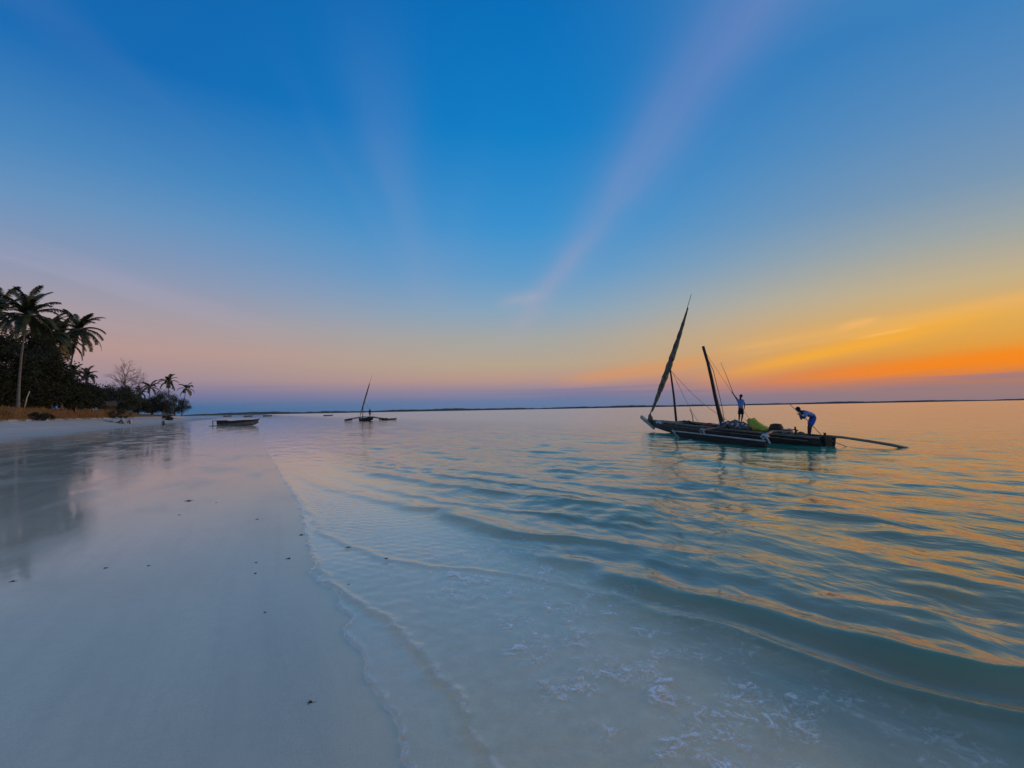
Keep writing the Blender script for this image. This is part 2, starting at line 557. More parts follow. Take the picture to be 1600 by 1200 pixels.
gs = sorted(set([-v for v in graded(2.0, 0.5, 14.0, 1.25, 14.0)] + list(np.arange(-34, -18, 0.25)) + list(np.arange(-1.5, 9, 0.25)) +
                [9, 11, 14, 18, 24, 32, 45, 70, 120, 200, 290, 400, 800, 2000, 4500, 7000] +
                [-36, -39, -43, -48, -55, -65, -80, -110, -160, -250, -400, -700, -1500, -4000]))
gt = sorted(set([-v for v in graded(4, 3.0, 30, 1.5, 3000)] + list(np.arange(-3, 30, 0.5)) + list(np.arange(30, 130, 0.6)) + graded(130.0, 1.0, 300.0, 1.12, 6900.0)))
S, T = np.meshgrid(np.array(gs), np.array(gt), indexing='ij')
GX, GY = to_xy(S, T)
beach = np_grid('beach', GX, GY, ground_z(S, T), m_sand)
tag(beach, 'pale wet sand beach sloping into shallow water', kind='structure')


def gz(x, y):
    s, t_v = to_st(x, y)
    return float(ground_z(np.array(s), np.array(t_v)))


# ------------------------------------------------------------------ sea
FR1 = [(-0.52, 30.4), (-0.30, 22.0), (-0.18, 16.2), (-0.02, 10.95), (-0.1, 8.1), (-0.12, 6.68), (-0.2, 6.06), (-0.10, 5.8), (0.0, 5.4), (-0.05, 4.52), (-0.05, 3.91), (-0.02, 3.38), (0.0, 3.0), (-0.03, 2.67), (-0.1, 1.0), (0.0, -2)]
FR2 = [(-0.3, 20.0), (-0.1, 9.0), (-0.12, 6.3), (-0.02, 5.45), (0.14, 5.05), (0.26, 4.49), (0.36, 3.85), (0.37, 3.26), (0.36, 2.88), (0.31, 2.49), (0.25, 0.5), (0.3, -2)]
FR3 = [(-0.25, 22.0), (-0.18, 16.2), (0.0, 10.93), (0.1, 8.2), (0.35, 7.13), (0.66, 6.39), (0.98, 5.84), (1.39, 5.55), (1.79, 5.15), (2.08, 4.56), (2.3, 3.9), (2.45, 3.4), (2.6, 2.5), (2.6, -2)]


def curve(pts, tv):
    pts = sorted(pts, key=lambda p: p[1])
    ss = np.array([p[0] for p in pts])
    ts = np.array([p[1] for p in pts])
    return np.interp(tv, ts, ss)


near_s = list(np.arange(-0.8, 2.7, 0.02))
ws = near_s + graded(near_s[-1] + 0.025, 0.028, 7.0, 1.0155, 7000)
ws = [-v for v in graded(0.85, 0.5, 2.0, 1.4, 2500)][::-1] + ws
wtt = [-v for v in graded(0.6, 0.1, 2.0, 1.3, 2500)][::-1] + graded(-0.5, 0.03, 11.0, 1.0165, 7000)
S, T = np.meshgrid(np.array(ws), np.array(wtt), indexing='ij')
WX, WY = to_xy(S, T)
SC = S + coast(T)
bed = ground_z(S, T)
wig = 0.018 * soft_noise(S * 0.2, T, 0.55, 21) + 0.008 * soft_noise(S, T, 0.16, 22)
d1 = S - curve(FR1, T) - wig
d2 = S - curve(FR2, T) - 0.022 * soft_noise(S * 0.2, T, 0.5, 23) - 0.008 * soft_noise(S, T, 0.14, 26)
d3 = S - curve(FR3, T) - 0.03 * soft_noise(S * 0.2, T, 0.7, 24)
dist = np.sqrt(WX ** 2 + WY ** 2) + 0.5
cell = np.maximum(0.03, 0.0165 * dist)


def lip(dv, h, wid, over):
    """front of a thin sheet of water: rises quickly, bulges, settles"""
    r = sstep(-wid, wid, dv)
    return h * r + over * np.exp(-((dv - wid) / (wid * 1.6)) ** 2)


film_t = -0.03 + lip(d1, 0.036, 0.02, 0.010)
film_t = film_t + np.where(d1 > -0.1, lip(d2, 0.011, 0.035, 0.014) * sstep(7.5, 6.0, T), 0)
film_t = film_t + lip(d3, 0.008, 0.05, 0.010)
film_z = bed + film_t + 0.0012 * soft_noise(S, T, 0.22, 31) * sstep(0.02, 0.3, d1)

# --- waves
z = np.zeros_like(S)
swell_warp = 0.75 * soft_noise(S * 0.6, T, 7.0, 41) + 0.35 * soft_noise(S, T * 0.7, 2.6, 42)
amp_mod = np.clip(0.55 + 0.55 * soft_noise(S * 0.7, T * 0.55, 6.0, 43), 0.05, 1.6)
# wavelength grows seaward
sph = 2 * math.pi * (np.log(np.maximum(SC, 0.3) + 6.0) * 4.6) + 2.2 * swell_warp * 0.9
main = np.sin(sph)
main = np.where(main > 0, main ** 1.0 * 1.15, main * 0.75)
far_fade = np.clip(2.2 / (cell * 6.0), 0, 1)
z += 0.032 * main * amp_mod * sstep(2.2, 5.0, SC) * far_fade * (1 - 0.45 * sstep(14, 40, SC))
r2 = np.random.default_rng(11)
for lam, amp, cnt in ((3.2, 0.0075, 5), (1.7, 0.0055, 6), (0.9, 0.0042, 8), (0.5, 0.0026, 9), (0.28, 0.0014, 9)):
    for k in range(cnt):
        l = lam * r2.uniform(0.75, 1.35)
        th = math.pi + r2.normal(0, 0.75)
        ph = r2.uniform(0, 6.283)
        kk = 2 * math.pi / l
        comp = amp * np.sin(kk * (S * math.cos(th) + T * math.sin(th)) + ph + 0.6 * swell_warp)
        z += comp * np.clip(l / (cell * 3.5) - 0.3, 0, 1)
chop = sstep(1.6, 4.0, SC) * (0.55 + 0.45 * np.clip(soft_noise(S, T, 5.0, 44) + 0.6, 0, 1.6))
z = z * np.maximum(chop, 0.0)


def ridge(pts, amp_pts, front, back, dz=0.0):
    """one breaker-to-be: steep towards the shore, long at the back"""
    sv = curve(pts, T) + 0.05 * soft_noise(S * 0.1, T, 1.1, int(abs(pts[0][0]) * 100) + 51)
    a = np.interp(T, [p[0] for p in amp_pts], [p[1] for p in amp_pts])
    dd = S - sv
    prof = np.where(dd < 0, np.exp(-(dd / front) ** 2), np.exp(-(dd / back) ** 2))
    return a * prof


W1 = [(-0.42, 24.72), (0.15, 15.98), (0.82, 12.78), (1.51, 10.4), (2.1, 8.92), (2.32, 7.36), (2.72, 6.45), (3.5, 5.64), (4.2, 4.6), (4.6, 2.0), (4.8, 0)]
W2 = [(2.0, 6.6), (2.4, 5.62), (2.62, 4.94), (2.76, 3.98), (2.98, 3.35), (3.22, 2.59), (3.42, 2.05), (3.62, 1.48), (3.8, 0)]
W4 = [(0.0, 25.0), (1.2, 20.88), (2.1, 16.17), (3.4, 11.56), (4.75, 8.12), (5.6, 5.5), (6.0, 2.0)]
W3 = [(-0.3, 37.3), (1.9, 25.1), (3.5, 16.72), (5.2, 13.49), (6.4, 9.0)]
z += ridge(W1, [(3, 0.0), (5, 0.03), (7, 0.07), (10, 0.075), (16, 0.045), (24, 0.01), (30, 0)], 0.16, 0.30)
z += ridge(W2, [(0, 0.10), (1.5, 0.10), (3.0, 0.085), (4.5, 0.055), (5.8, 0.02), (6.8, 0)], 0.19, 0.28)
z += ridge(W4, [(4, 0.0), (6, 0.02), (9, 0.05), (13, 0.055), (20, 0.02), (25, 0)], 0.22, 0.35)
z += ridge(W3, [(8, 0.0), (12, 0.04), (18, 0.045), (26, 0.02), (37, 0)], 0.28, 0.5)

W2B = [(2.0, 4.8), (2.2, 4.4), (2.36, 3.73), (2.62, 2.96), (2.78, 2.3), (2.90, 1.96), (3.02, 1.39), (3.1, 0)]
W5 = [(0.8, 24.0), (2.35, 18.5), (3.95, 13.3), (5.35, 9.2), (6.2, 6.0)]
W6 = [(0.1, 20.0), (1.15, 15.3), (2.2, 10.8), (2.75, 9.4), (3.35, 8.1), (4.25, 6.6), (5.0, 5.0)]
z += ridge(W2B, [(0, 0.055), (1.5, 0.055), (2.6, 0.04), (3.6, 0.02), (4.6, 0)], 0.13, 0.13)
z += ridge(W5, [(6, 0), (9, 0.03), (13, 0.04), (19, 0.025), (24, 0)], 0.15, 0.24)
z += ridge(W6, [(5.5, 0), (7.5, 0.025), (11, 0.035), (15, 0.02), (20, 0)], 0.13, 0.20)

deepz = z + 0.0
bl = sstep(1.0, 2.8, SC)
level = np.maximum(film_z, -0.004 + 0 * S)
Z = film_z * (1 - bl) + deepz * bl + 0.35 * z * (1 - bl) * sstep(0.05, 0.6, d1)
Z = np.where(SC < -0.9, -0.05, Z)
Z = np.where((T > 30) & (SC < 2), np.minimum(Z, 0.01), Z)
depth = np.clip(Z - bed, 0, 6)

fz = sstep(0.35, 0.9, d2) * sstep(3.1, 1.6, S) * sstep(7.4, 6.2, T) * sstep(-0.05, 0.35, d2)
fz = np.maximum(fz, 0.75 * sstep(0.02, 0.12, d3) * sstep(1.3, 0.4, d3) * sstep(4.5, 6.0, T) * sstep(13, 9, T))
line = np.exp(-((d1 - 0.02) / 0.018) ** 2) * sstep(14, 9, T) * sstep(-3, 0, T) + 0.55 * np.exp(-((d2 - 0.05) / 0.03) ** 2) * sstep(6.4, 5.6, T) + 0.35 * np.exp(-((d3 - 0.05) / 0.03) ** 2) * sstep(12, 9, T) * sstep(5, 6, T)

m_sea, t = new_mat('clear shallow sea')
at_d = t.n('ShaderNodeAttribute', attribute_name='depth').outputs['Fac']
at_f = t.n('ShaderNodeAttribute', attribute_name='foam').outputs['Fac']
at_l = t.n('ShaderNodeAttribute', attribute_name='lace').outputs['Fac']
geo = t.n('ShaderNodeNewGeometry')
pos = geo.outputs['Position']
px_, py_, pz_ = t.sep(pos)
s_ = t.m('SUBTRACT', t.m('ADD', t.m('MULTIPLY', px_, NX), t.m('MULTIPLY', py_, NY)), 0.68)
t_ = t.m('ADD', t.m('MULTIPLY', px_, TX), t.m('MULTIPLY', py_, TY))
# ripples finer than the mesh
r1 = t.noise(t.comb(t.m('MULTIPLY', s_, 1.0), t.m('MULTIPLY', t_, 0.45)), 6.0, 3.0, 0.55, 0.3)
r2n = t.noise(t.comb(t.m('MULTIPLY', s_, 1.0), t.m('MULTIPLY', t_, 0.5), 5.0), 1.1, 4.0, 0.5, 0.3)
bpw = t.n('ShaderNodeBump')
bpw.inputs['Strength'].default_value = 1.0
bpw.inputs['Distance'].default_value = 1.0
calm = t.m('MAXIMUM', t.smooth(s_, 0.4, 4.0, 0.12, 1.0), t.smooth(t_, 9.0, 26.0, 0.0, 0.7))
t.put(bpw.inputs['Height'], t.m('MULTIPLY', calm, t.m('ADD', t.m('MULTIPLY', r1, 0.012), t.m('MULTIPLY', r2n, 0.085))))
nrm = bpw.outputs[0]
# reflectance of a water surface seen from the air; from below all of the daylight is let through
cosi = t.m('ABSOLUTE', t.vm('DOT_PRODUCT', geo.outputs['Incoming'], nrm))
schl = t.m('ADD', 0.02, t.m('MULTIPLY', t.m('POWER', t.m('SUBTRACT', 1.0, cosi, clamp=True), 5.0), 0.98))
fres = t.m('MULTIPLY', schl, t.m('SUBTRACT', 1.0, geo.outputs['Backfacing']))
gl = t.n('ShaderNodeBsdfGlossy')
gl.inputs['Color'].default_value = (1, 1, 1, 1)
t.put(gl.inputs['Roughness'], t.smooth(s_, 3.0, 40.0, 0.04, 0.14))
t.put(gl.inputs['Normal'], nrm)
# light lost in the water column: red first
kd = t.m('MULTIPLY', at_d, -1.0)
tint = t.comb(t.m('EXPONENT', t.m('MULTIPLY', kd, 2.6)), t.m('EXPONENT', t.m('MULTIPLY', kd, 2.4)), t.m('EXPONENT', t.m('MULTIPLY', kd, 3.2)))
tr = t.n('ShaderNodeBsdfTransparent')
t.put(tr.inputs['Color'], tint)
body = t.n('ShaderNodeBsdfDiffuse')
body.inputs['Color'].default_value = (0.03, 0.32, 0.20, 1)
murk = t.m('SUBTRACT', 1.0, t.m('EXPONENT', t.m('MULTIPLY', t.m('POWER', t.m('MULTIPLY', at_d, 3.4), 1.6), -1.0)))
mx = t.n('ShaderNodeMixShader')
t.put(mx.inputs[0], murk)
t.t.links.new(tr.outputs[0], mx.inputs[1])
t.t.links.new(body.outputs[0], mx.inputs[2])
mx2 = t.n('ShaderNodeMixShader')
t.put(mx2.inputs[0], fres)
t.t.links.new(mx.outputs[0], mx2.inputs[1])
t.t.links.new(gl.outputs[0], mx2.inputs[2])
# foam: broken flecks and a lacy rim
patch = t.smooth(t.noise(pos, 2.4, 3.0, 0.6), 0.44, 0.58)
curd = t.noise(pos, 8.0, 5.0, 0.68, 1.6)
fleck = t.smooth(curd, 0.53, 0.63)
thread = t.smooth(t.m('ABSOLUTE', t.m('SUBTRACT', t.noise(pos, 5.5, 4.0, 0.6, 1.2), 0.5)), 0.028, 0.0)
speck = t.smooth(t.noise(pos, 26.0, 3.0, 0.6), 0.62, 0.70)
fl = t.m('MULTIPLY', at_f, t.m('ADD', t.m('MULTIPLY', patch, t.m('ADD', t.m('MULTIPLY', fleck, 0.9), t.m('MULTIPLY', thread, 0.45))), t.m('MULTIPLY', speck, t.m('ADD', t.m('MULTIPLY', patch, 0.5), 0.12))))
rim = t.m('MULTIPLY', at_l, t.smooth(t.noise(pos, 12.0, 4.0, 0.65), 0.42, 0.62))
foam = t.m('ADD', fl, t.m('MULTIPLY', rim, 0.7), clamp=True)
fd = t.n('ShaderNodeBsdfDiffuse')
fd.inputs['Color'].default_value = (0.86, 0.87, 0.87, 1)
mx3 = t.n('ShaderNodeMixShader')
t.put(mx3.inputs[0], t.m('MULTIPLY', foam, 0.95))
t.t.links.new(mx2.outputs[0], mx3.inputs[1])
t.t.links.new(fd.outputs[0], mx3.inputs[2])
om = t.n('ShaderNodeOutputMaterial')
t.t.links.new(mx3.outputs[0], om.inputs[0])

sea = np_grid('sea', WX, WY, Z, m_sea, {'depth': depth, 'foam': fz, 'lace': np.clip(line, 0, 1)})
tag(sea, 'clear shallow tropical sea rippling onto the sand', kind='structure')

# ------------------------------------------------------------------ far wooded shore along the horizon
rnd = random.Random(5)
mb = MB()
prev = None
rings = []
for i in range(261):
    az = R(-33 + i * 110 / 260.0)
    dist_ = 6200 + 500 * math.sin(az * 3.0)
    hgt = 19 + 4 * math.sin(i * 0.13) + 3 * math.sin(i * 0.41 + 1) + rnd.uniform(-2.5, 2.5)
    hgt *= 0.9 + 0.25 * math.cos((az + R(10)) * 2.2)
    if i < 10:
        hgt *= 0.3 + 0.07 * i
    dirx, diry = math.sin(az), math.cos(az)
    prof = [(-12, -3.0), (-4, 2.0), (0, hgt * 0.7), (25, hgt), (90, hgt * 0.95), (320, -3.0)]
    rings.append([(dirx * (dist_ + a), diry * (dist_ + a), b) for a, b in prof])
mb.loft(rings, closed=False)
o = mb.build('far_shore', M['far_land'], smooth=False)
tag(o, 'low dark wooded shore lying along the horizon', kind='structure')

# ------------------------------------------------------------------ palms


def frond_mesh(elev0, length, seed, leaf=0.85, sag=1.0, width=0.075):
    """a feather leaf: arching rib along +X with hanging leaflets on both sides"""
    r = random.Random(seed)
    n = 18
    pts, dirs = [Vector((0, 0, 0))], []
    a = R(elev0)
    for i in range(n):
        u = (i + 1) / n
        a2 = a - sag * R(95) * (u ** 1.5) * (0.55 + 0.45 * math.cos(R(max(elev0, 0)) * 0.8))
        a2 = max(a2, R(-88))
        dv = Vector((math.cos(a2), 0.10 * math.sin(u * 3 + seed), math.sin(a2)))
        dirs.append(dv.normalized())
        pts.append(pts[-1] + dirs[-1] * (length / n))
    mb = MB()
    mb.tube(pts, [0.06 * (1 - 0.85 * i / n) for i in range(n + 1)], 4)
    m = 46
    for side in (-1, 1):
        for k in range(m):
            u = 0.10 + 0.90 * (k + r.uniform(-0.3, 0.3)) / m
            u = min(max(u, 0.06), 0.995)
            f = u * n
            i = min(int(f), n - 1)
            p = pts[i].lerp(pts[i + 1], f - i)
            dv = dirs[i]
            ll = leaf * (0.35 + 0.95 * math.sin(math.pi * (0.10 + 0.84 * u)) ** 0.8) * r.uniform(0.8, 1.1)
            out = Vector((0, side, 0)) * r.uniform(0.75, 1.0) + dv * r.uniform(0.45, 0.8)
            up = dv.cross(Vector((0, 1, 0))) * -1
            d0 = (out + Vector((0, 0, 0.18)) + up * 0.1).normalized()
            d1 = (out * 0.8 + Vector((0, 0, -0.75 * sag))).normalized()
            p1 = p + d0 * ll * 0.45
            p2 = p1 + d1 * ll * 0.6
            wv = dv * (width * r.uniform(0.8, 1.2))
            mb.add([p - wv * 0.35, p + wv * 0.35, p1 + wv * 0.5, p1 - wv * 0.5, p2], [(0, 1, 2, 3), (3, 2, 4)])
    return mb.mesh('frond')


FRONDS = {}


def frond_for(elev0, dry, big):
    e = min((80, 60, 42, 24, 6, -14, -38, -62), key=lambda q: abs(q - elev0))
    key = (e, dry, big, random.Random(int(elev0 * 7919)).randint(0, 1))
    if key not in FRONDS:
        me = frond_mesh(e, 4.6, hash(key[:1] + key[3:]) % 997, leaf=0.62 if big else 0.8, sag=(0.82 if big else 0.95) if e > -20 else 0.5,
                        width=0.13 if big else 0.17)
        me.materials.append(M['frond_dry'] if dry else M['frond'])
        FRONDS[key] = me
    return FRONDS[key]


def palm(label, base, crown, nf, size, seed, group='palms along the shore', forced=(), r0=0.17, big=True, back=1.12):
    rnd = random.Random(seed)
    if back != 1.0:                     # further from the shore, larger in proportion
        base = (base[0] * back, base[1] * back, gz(base[0] * back, base[1] * back) - 0.1)
        crown = (crown[0] * back, crown[1] * back, 1.8 + (crown[2] - 1.8) * back)
        size *= back
    root = empty('coconut_palm', base)
    tag(root, label, 'palm tree', group)
    b, c = Vector(base), Vector(crown)
    rel = c - b
    bend = Vector((rnd.uniform(-0.5, 0.5), rnd.uniform(-0.3, 0.3), 0))
    pts, rad = [], []
    n = 26
    for i in range(n + 1):
        u = i / n
        p = rel * u + bend * math.sin(math.pi * u)
        pts.append(p)
        rad.append(r0 * (1.0 + 0.5 * (1 - u) ** 6 - 0.35 * u) * (1.05 if i % 2 else 0.97))
    mb = MB()
    mb.tube(pts, rad, 9)
    mb.build('trunk', M['trunk'], root, True)
    hb = MB()
    hb.lump(rel + Vector((0, 0, 0.05)), (0.32, 0.32, 0.45), rnd, 0.3, 9, 6)
    hb.build('crown_heart', M['frond'], root, True)
    specs = [(yaw, el, 1.0, False) for yaw, el in forced]
    for i in range(nf):
        u = (i + 0.5) / nf
        el = 86 - 118 * u + rnd.uniform(-10, 10)
        specs.append((i * 137.5 + rnd.uniform(-20, 20), el, rnd.uniform(0.82, 1.1), el < -25 and rnd.random() < 0.45))
    for yaw, el, k, dry in specs:
        o = link('frond', frond_for(el, dry, big), None, root)
        o.location = rel + Vector((0, 0, 0.1))
        o.rotation_euler = (rnd.uniform(-0.25, 0.25), 0, R(yaw))
        o.scale = (size * k,) * 3
    if big:
        for k in range(5):
            an = k * 1.3 + rnd.uniform(0, 1)
            nb = MB()
            nb.lump(rel + Vector((math.cos(an) * 0.34, math.sin(an) * 0.34, -0.35 - 0.1 * (k % 2))), (0.13, 0.13, 0.17), rnd, 0.1, 8, 6)
            nb.build('coconut', M['frond_dry'], root, True)
    return root


palm('tall coconut palm with the fullest crown, pale straight trunk rising from the bank', (-67.6, 70.0, 3.15), (-66.7, 70.0, 15.9), 34, 1.0, 3, back=1.0)
palm('coconut palm cut off by the left edge of the picture', (-74.6, 72.0, 3.2), (-72.6, 72.0, 17.0), 30, 1.05, 8)
palm('coconut palm standing close behind the tall one, its crown mixed into the grove', (-69.8, 76.0, 3.2), (-69.4, 76.0, 14.2), 30, 1.0, 14)
palm('stooping coconut palm in the grove, between the tall palm and the lone palm', (-70.4, 80.0, 3.2), (-70.9, 80.0, 14.0), 28, 0.95, 18)
palm('lone coconut palm with open crown and drooping fronds, right of the dense grove', (-73.4, 84.0, 3.2), (-71.6, 84.0, 16.2), 18, 0.98, 21,
     forced=[(0, 6), (12, 24), (-14, 42), (20, 60), (170, 42), (-30, 60), (-10, -38), (15, -62), (165, -38), (-60, -62)])
palm('low young palm below the lone coconut palm', (-76.2, 88.0, 3.2), (-75.6, 88.0, 9.2), 12, 0.55, 33, big=False)
palm('short bushy palm left of the bare twiggy trees', (-79.6, 96.0, 3.2), (-79.9, 96.0, 9.6), 16, 0.5, 44, big=False)
palm('little palm among the bushes, just left of the three far palms', (-101.0, 138.0, 2.6), (-100.4, 138.0, 8.2), 13, 0.62, 55, big=False)
palm('far thin palm, leftmost and lowest of the three against the dusk sky', (-105.6, 150.0, 2.4), (-106.2, 150.0, 10.2), 14, 0.68, 66, big=False)
palm('far thin palm, tallest of the three against the dusk sky', (-118.6, 176.0, 2.2), (-118.3, 176.0, 13.6), 15, 0.78, 77, big=False)
palm('far thin palm at the very tip of the wooded point', (-133.0, 206.0, 2.0), (-131.2, 206.0, 12.6), 14, 0.85, 88, big=False)

# ------------------------------------------------------------------ broadleaf trees and bushes


def leafy(name, label, cat, base, height, width, seed, mat='leaf', leaves=5200, leaf=0.34, trunk=True, low=0.05, group='trees on the bank'):
    rnd = random.Random(seed)
    if name != 'beach_shrub':          # stand well back from the edge of the bank
        bx_, by_ = base[0] * 1.07, base[1] * 1.07
        base = (bx_, by_, gz(bx_, by_) - 0.05)
        height, width = height * 1.1, width * 1.12
    root = empty(name, base)
    tag(root, label, cat, group)
    mb = MB()
    limbs = []
    top = height * 0.62
    mb.tube([(0, 0, -0.3), (rnd.uniform(-.2, .2), 0, height * 0.25), (rnd.uniform(-.4, .4), rnd.uniform(-.3, .3), top)], [0.05 * width * 0.5 + 0.08, 0.04 * width * 0.5 + 0.05, 0.04], 7)
    for k in range(9):
        a = rnd.uniform(0, 6.28)
        z0 = height * rnd.uniform(0.15, 0.5)
        e = Vector((math.cos(a) * width * 0.4, math.sin(a) * width * 0.4, z0 + height * rnd.uniform(0.1, 0.4)))
        mb.tube([(0, 0, z0), e * 0.5 + Vector((0, 0, z0 * 0.35)), e], [0.10, 0.06, 0.02], 5)
        limbs.append(e)
    mb.build('trunk', M['bark'], root, True)
    # clumps of leaves spread unevenly through the crown
    clumps = []
    for k in range(int(26 + width * 3)):
        while True:
            v = Vector((rnd.uniform(-1, 1), rnd.uniform(-1, 1), rnd.uniform(-1, 1)))
            if v.length < 1:
                break
        v = v * (v.length ** -0.35) if v.length > 0.05 else v
        cz = height * (low + (1 - low) * (0.5 + 0.46 * v.z))
        rr = 1.0 - 0.35 * max(0, v.z) - 0.2 * max(0, -v.z)
        clumps.append((Vector((v.x * width * 0.5 * rr, v.y * width * 0.42 * rr, cz)), rnd.uniform(0.10, 0.22) * min(width, height * 1.2)))
    cb = MB()
    per = leaves // len(clumps)
    for c, r in clumps:
        for _ in range(per):
            g = Vector((rnd.gauss(0, 0.45), rnd.gauss(0, 0.45), rnd.gauss(0, 0.36))) * r
            p = c + g
            if p.z < 0.05:
                continue
            ax = Vector((rnd.uniform(-1, 1), rnd.uniform(-1, 1), rnd.uniform(-0.8, 0.5))).normalized()
            bx = ax.orthogonal().normalized()
            l, wd = leaf * rnd.uniform(0.6, 1.3), leaf * 0.34
            cb.add([p, p + ax * l * 0.5 + bx * wd, p + ax * l, p + ax * l * 0.5 - bx * wd], [(0, 1, 2, 3)])
    cb.build('crown', M[mat], root)
    return root


def g_at(x, y):
    return (x, y, gz(x, y) - 0.05)


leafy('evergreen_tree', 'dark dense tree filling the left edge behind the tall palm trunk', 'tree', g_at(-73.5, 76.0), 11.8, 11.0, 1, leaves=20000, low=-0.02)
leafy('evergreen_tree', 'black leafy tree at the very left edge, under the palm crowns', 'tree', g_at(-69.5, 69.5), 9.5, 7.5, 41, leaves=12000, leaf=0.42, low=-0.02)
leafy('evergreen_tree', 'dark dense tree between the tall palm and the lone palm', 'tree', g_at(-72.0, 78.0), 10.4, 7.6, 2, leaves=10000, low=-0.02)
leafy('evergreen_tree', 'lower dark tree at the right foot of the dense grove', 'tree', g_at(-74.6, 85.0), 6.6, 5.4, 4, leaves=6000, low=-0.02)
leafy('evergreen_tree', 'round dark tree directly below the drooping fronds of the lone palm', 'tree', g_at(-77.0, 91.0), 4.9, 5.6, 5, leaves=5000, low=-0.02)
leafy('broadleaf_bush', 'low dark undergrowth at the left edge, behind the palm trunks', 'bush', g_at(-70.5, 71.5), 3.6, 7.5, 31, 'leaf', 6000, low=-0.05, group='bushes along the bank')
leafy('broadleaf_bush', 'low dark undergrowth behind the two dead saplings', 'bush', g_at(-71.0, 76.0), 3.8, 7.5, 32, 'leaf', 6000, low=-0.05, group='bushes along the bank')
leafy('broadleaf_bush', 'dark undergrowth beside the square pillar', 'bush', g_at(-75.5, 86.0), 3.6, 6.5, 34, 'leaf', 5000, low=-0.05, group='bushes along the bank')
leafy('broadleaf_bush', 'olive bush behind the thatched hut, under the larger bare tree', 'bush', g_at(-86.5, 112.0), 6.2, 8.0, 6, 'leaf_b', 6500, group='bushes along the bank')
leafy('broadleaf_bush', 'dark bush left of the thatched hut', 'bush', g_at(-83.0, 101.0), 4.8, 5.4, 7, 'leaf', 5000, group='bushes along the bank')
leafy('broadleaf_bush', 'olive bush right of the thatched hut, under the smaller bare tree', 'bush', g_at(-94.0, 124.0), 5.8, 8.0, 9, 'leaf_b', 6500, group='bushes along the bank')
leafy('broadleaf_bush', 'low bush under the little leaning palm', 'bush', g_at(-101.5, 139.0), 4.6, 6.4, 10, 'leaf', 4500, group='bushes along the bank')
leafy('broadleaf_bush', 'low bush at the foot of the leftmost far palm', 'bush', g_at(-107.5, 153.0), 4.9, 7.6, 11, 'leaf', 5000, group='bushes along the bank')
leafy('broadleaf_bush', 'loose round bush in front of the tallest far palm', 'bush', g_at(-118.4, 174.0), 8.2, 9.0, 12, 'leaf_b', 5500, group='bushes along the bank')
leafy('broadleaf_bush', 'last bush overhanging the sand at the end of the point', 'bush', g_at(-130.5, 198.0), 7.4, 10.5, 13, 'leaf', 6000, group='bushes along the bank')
leafy('beach_shrub', 'small scrubby shrub out on the sand below the far bushes', 'shrub', g_at(-93.4, 139.0), 2.1, 2.6, 14, 'leaf_b', 900, 0.26, low=-0.25)
leafy('beach_shrub', 'little dark sprout standing alone on the wet sand', 'shrub', g_at(-62.0, 91.0), 1.0, 0.45, 15, 'leaf', 160, 0.16)


def bare_tree(label, base, height, spread, seed):
    rnd = random.Random(seed)
    root = empty('bare_tree', base)
    tag(root, label, 'tree', 'leafless trees behind the hut')
    tb, wb = MB(), MB()

    def grow(p, dv, l, r, depth):
        q_ = p + dv * l
        mid = p.lerp(q_, 0.5) + Vector((rnd.uniform(-1, 1), rnd.uniform(-1, 1), 0)) * l * 0.06
        (tb if depth < 2 else wb).tube([p, mid, q_], [r, r * 0.85, r * 0.65], 5 if depth < 3 else 3)
        if depth >= 5:
            return
        for _ in range(3 if depth else 4):
            dn = (dv + Vector((rnd.gauss(0, 0.55) * spread, rnd.gauss(0, 0.55) * spread, rnd.gauss(0.05, 0.3)))).normalized()
            grow(p.lerp(q_, rnd.uniform(0.6, 1.0)), dn, l * rnd.uniform(0.6, 0.82), r * 0.6, depth + 1)
    grow(Vector((0, 0, 0)), Vector((0.05, 0, 1)), height * 0.34, 0.2, 0)
    tb.build('trunk', M['twig'], root)
    wb.build('crown', M['twig'], root)


bare_tree('larger bare twiggy tree rising behind the thatched hut', g_at(-97.0, 128.0), 15.0, 1.0, 4)
bare_tree('smaller bare twiggy tree right of the larger bare one', g_at(-105.0, 141.5), 13.5, 1.1, 9)

for lab, ss, tt, h_, w_, sd_ in (('low dark shrub growing on the bank face at the left edge', -29.7, 70.0, 1.5, 3.6, 61),
                                ('low dark shrub on the bank face below the dark grove', -29.6, 96.0, 1.3, 4.0, 62),
                                ('low dark shrub where the grassy bank runs out, above the driftwood', -29.6, 141.0, 2.0, 6.0, 63)):
    leafy('beach_shrub', lab, 'shrub', g_at(*to_xy(ss, tt)), h_, w_, sd_, 'leaf_b', 1500, 0.22, low=-0.2, group='shrubs on the bank face')

# pale stems on the edge of the bank
for lab, b, tvec, r in (('pale crooked dead sapling leaning beside the tall palm trunk', (-69.6, 73.0), [(0, 0, 0), (0.25, 0, 0.9), (0.35, 0, 1.5), (0.72, 0, 2.4)], 0.075),
                        ('thin grey upright dead sapling on the bank, right of the crooked one', (-76.6, 85.1), [(0, 0, 0), (0.03, 0, 0.8), (0.05, 0, 1.75)], 0.08),
                        ('thin bare sapling standing in front of the far bushes', (-112.5, 165.0), [(0, 0, 0), (0.1, 0, 2.0), (0.05, 0, 4.0)], 0.12)):
    mb = MB()
    mb.tube(tvec, [r * (1 - 0.3 * i / len(tvec)) for i in range(len(tvec))], 7)
    o = mb.build('dead_sapling', M['wood_pale'] if r < 0.078 else M['trunk'], None, True)
    o.location = g_at(*b)
    tag(o, lab, 'sapling')

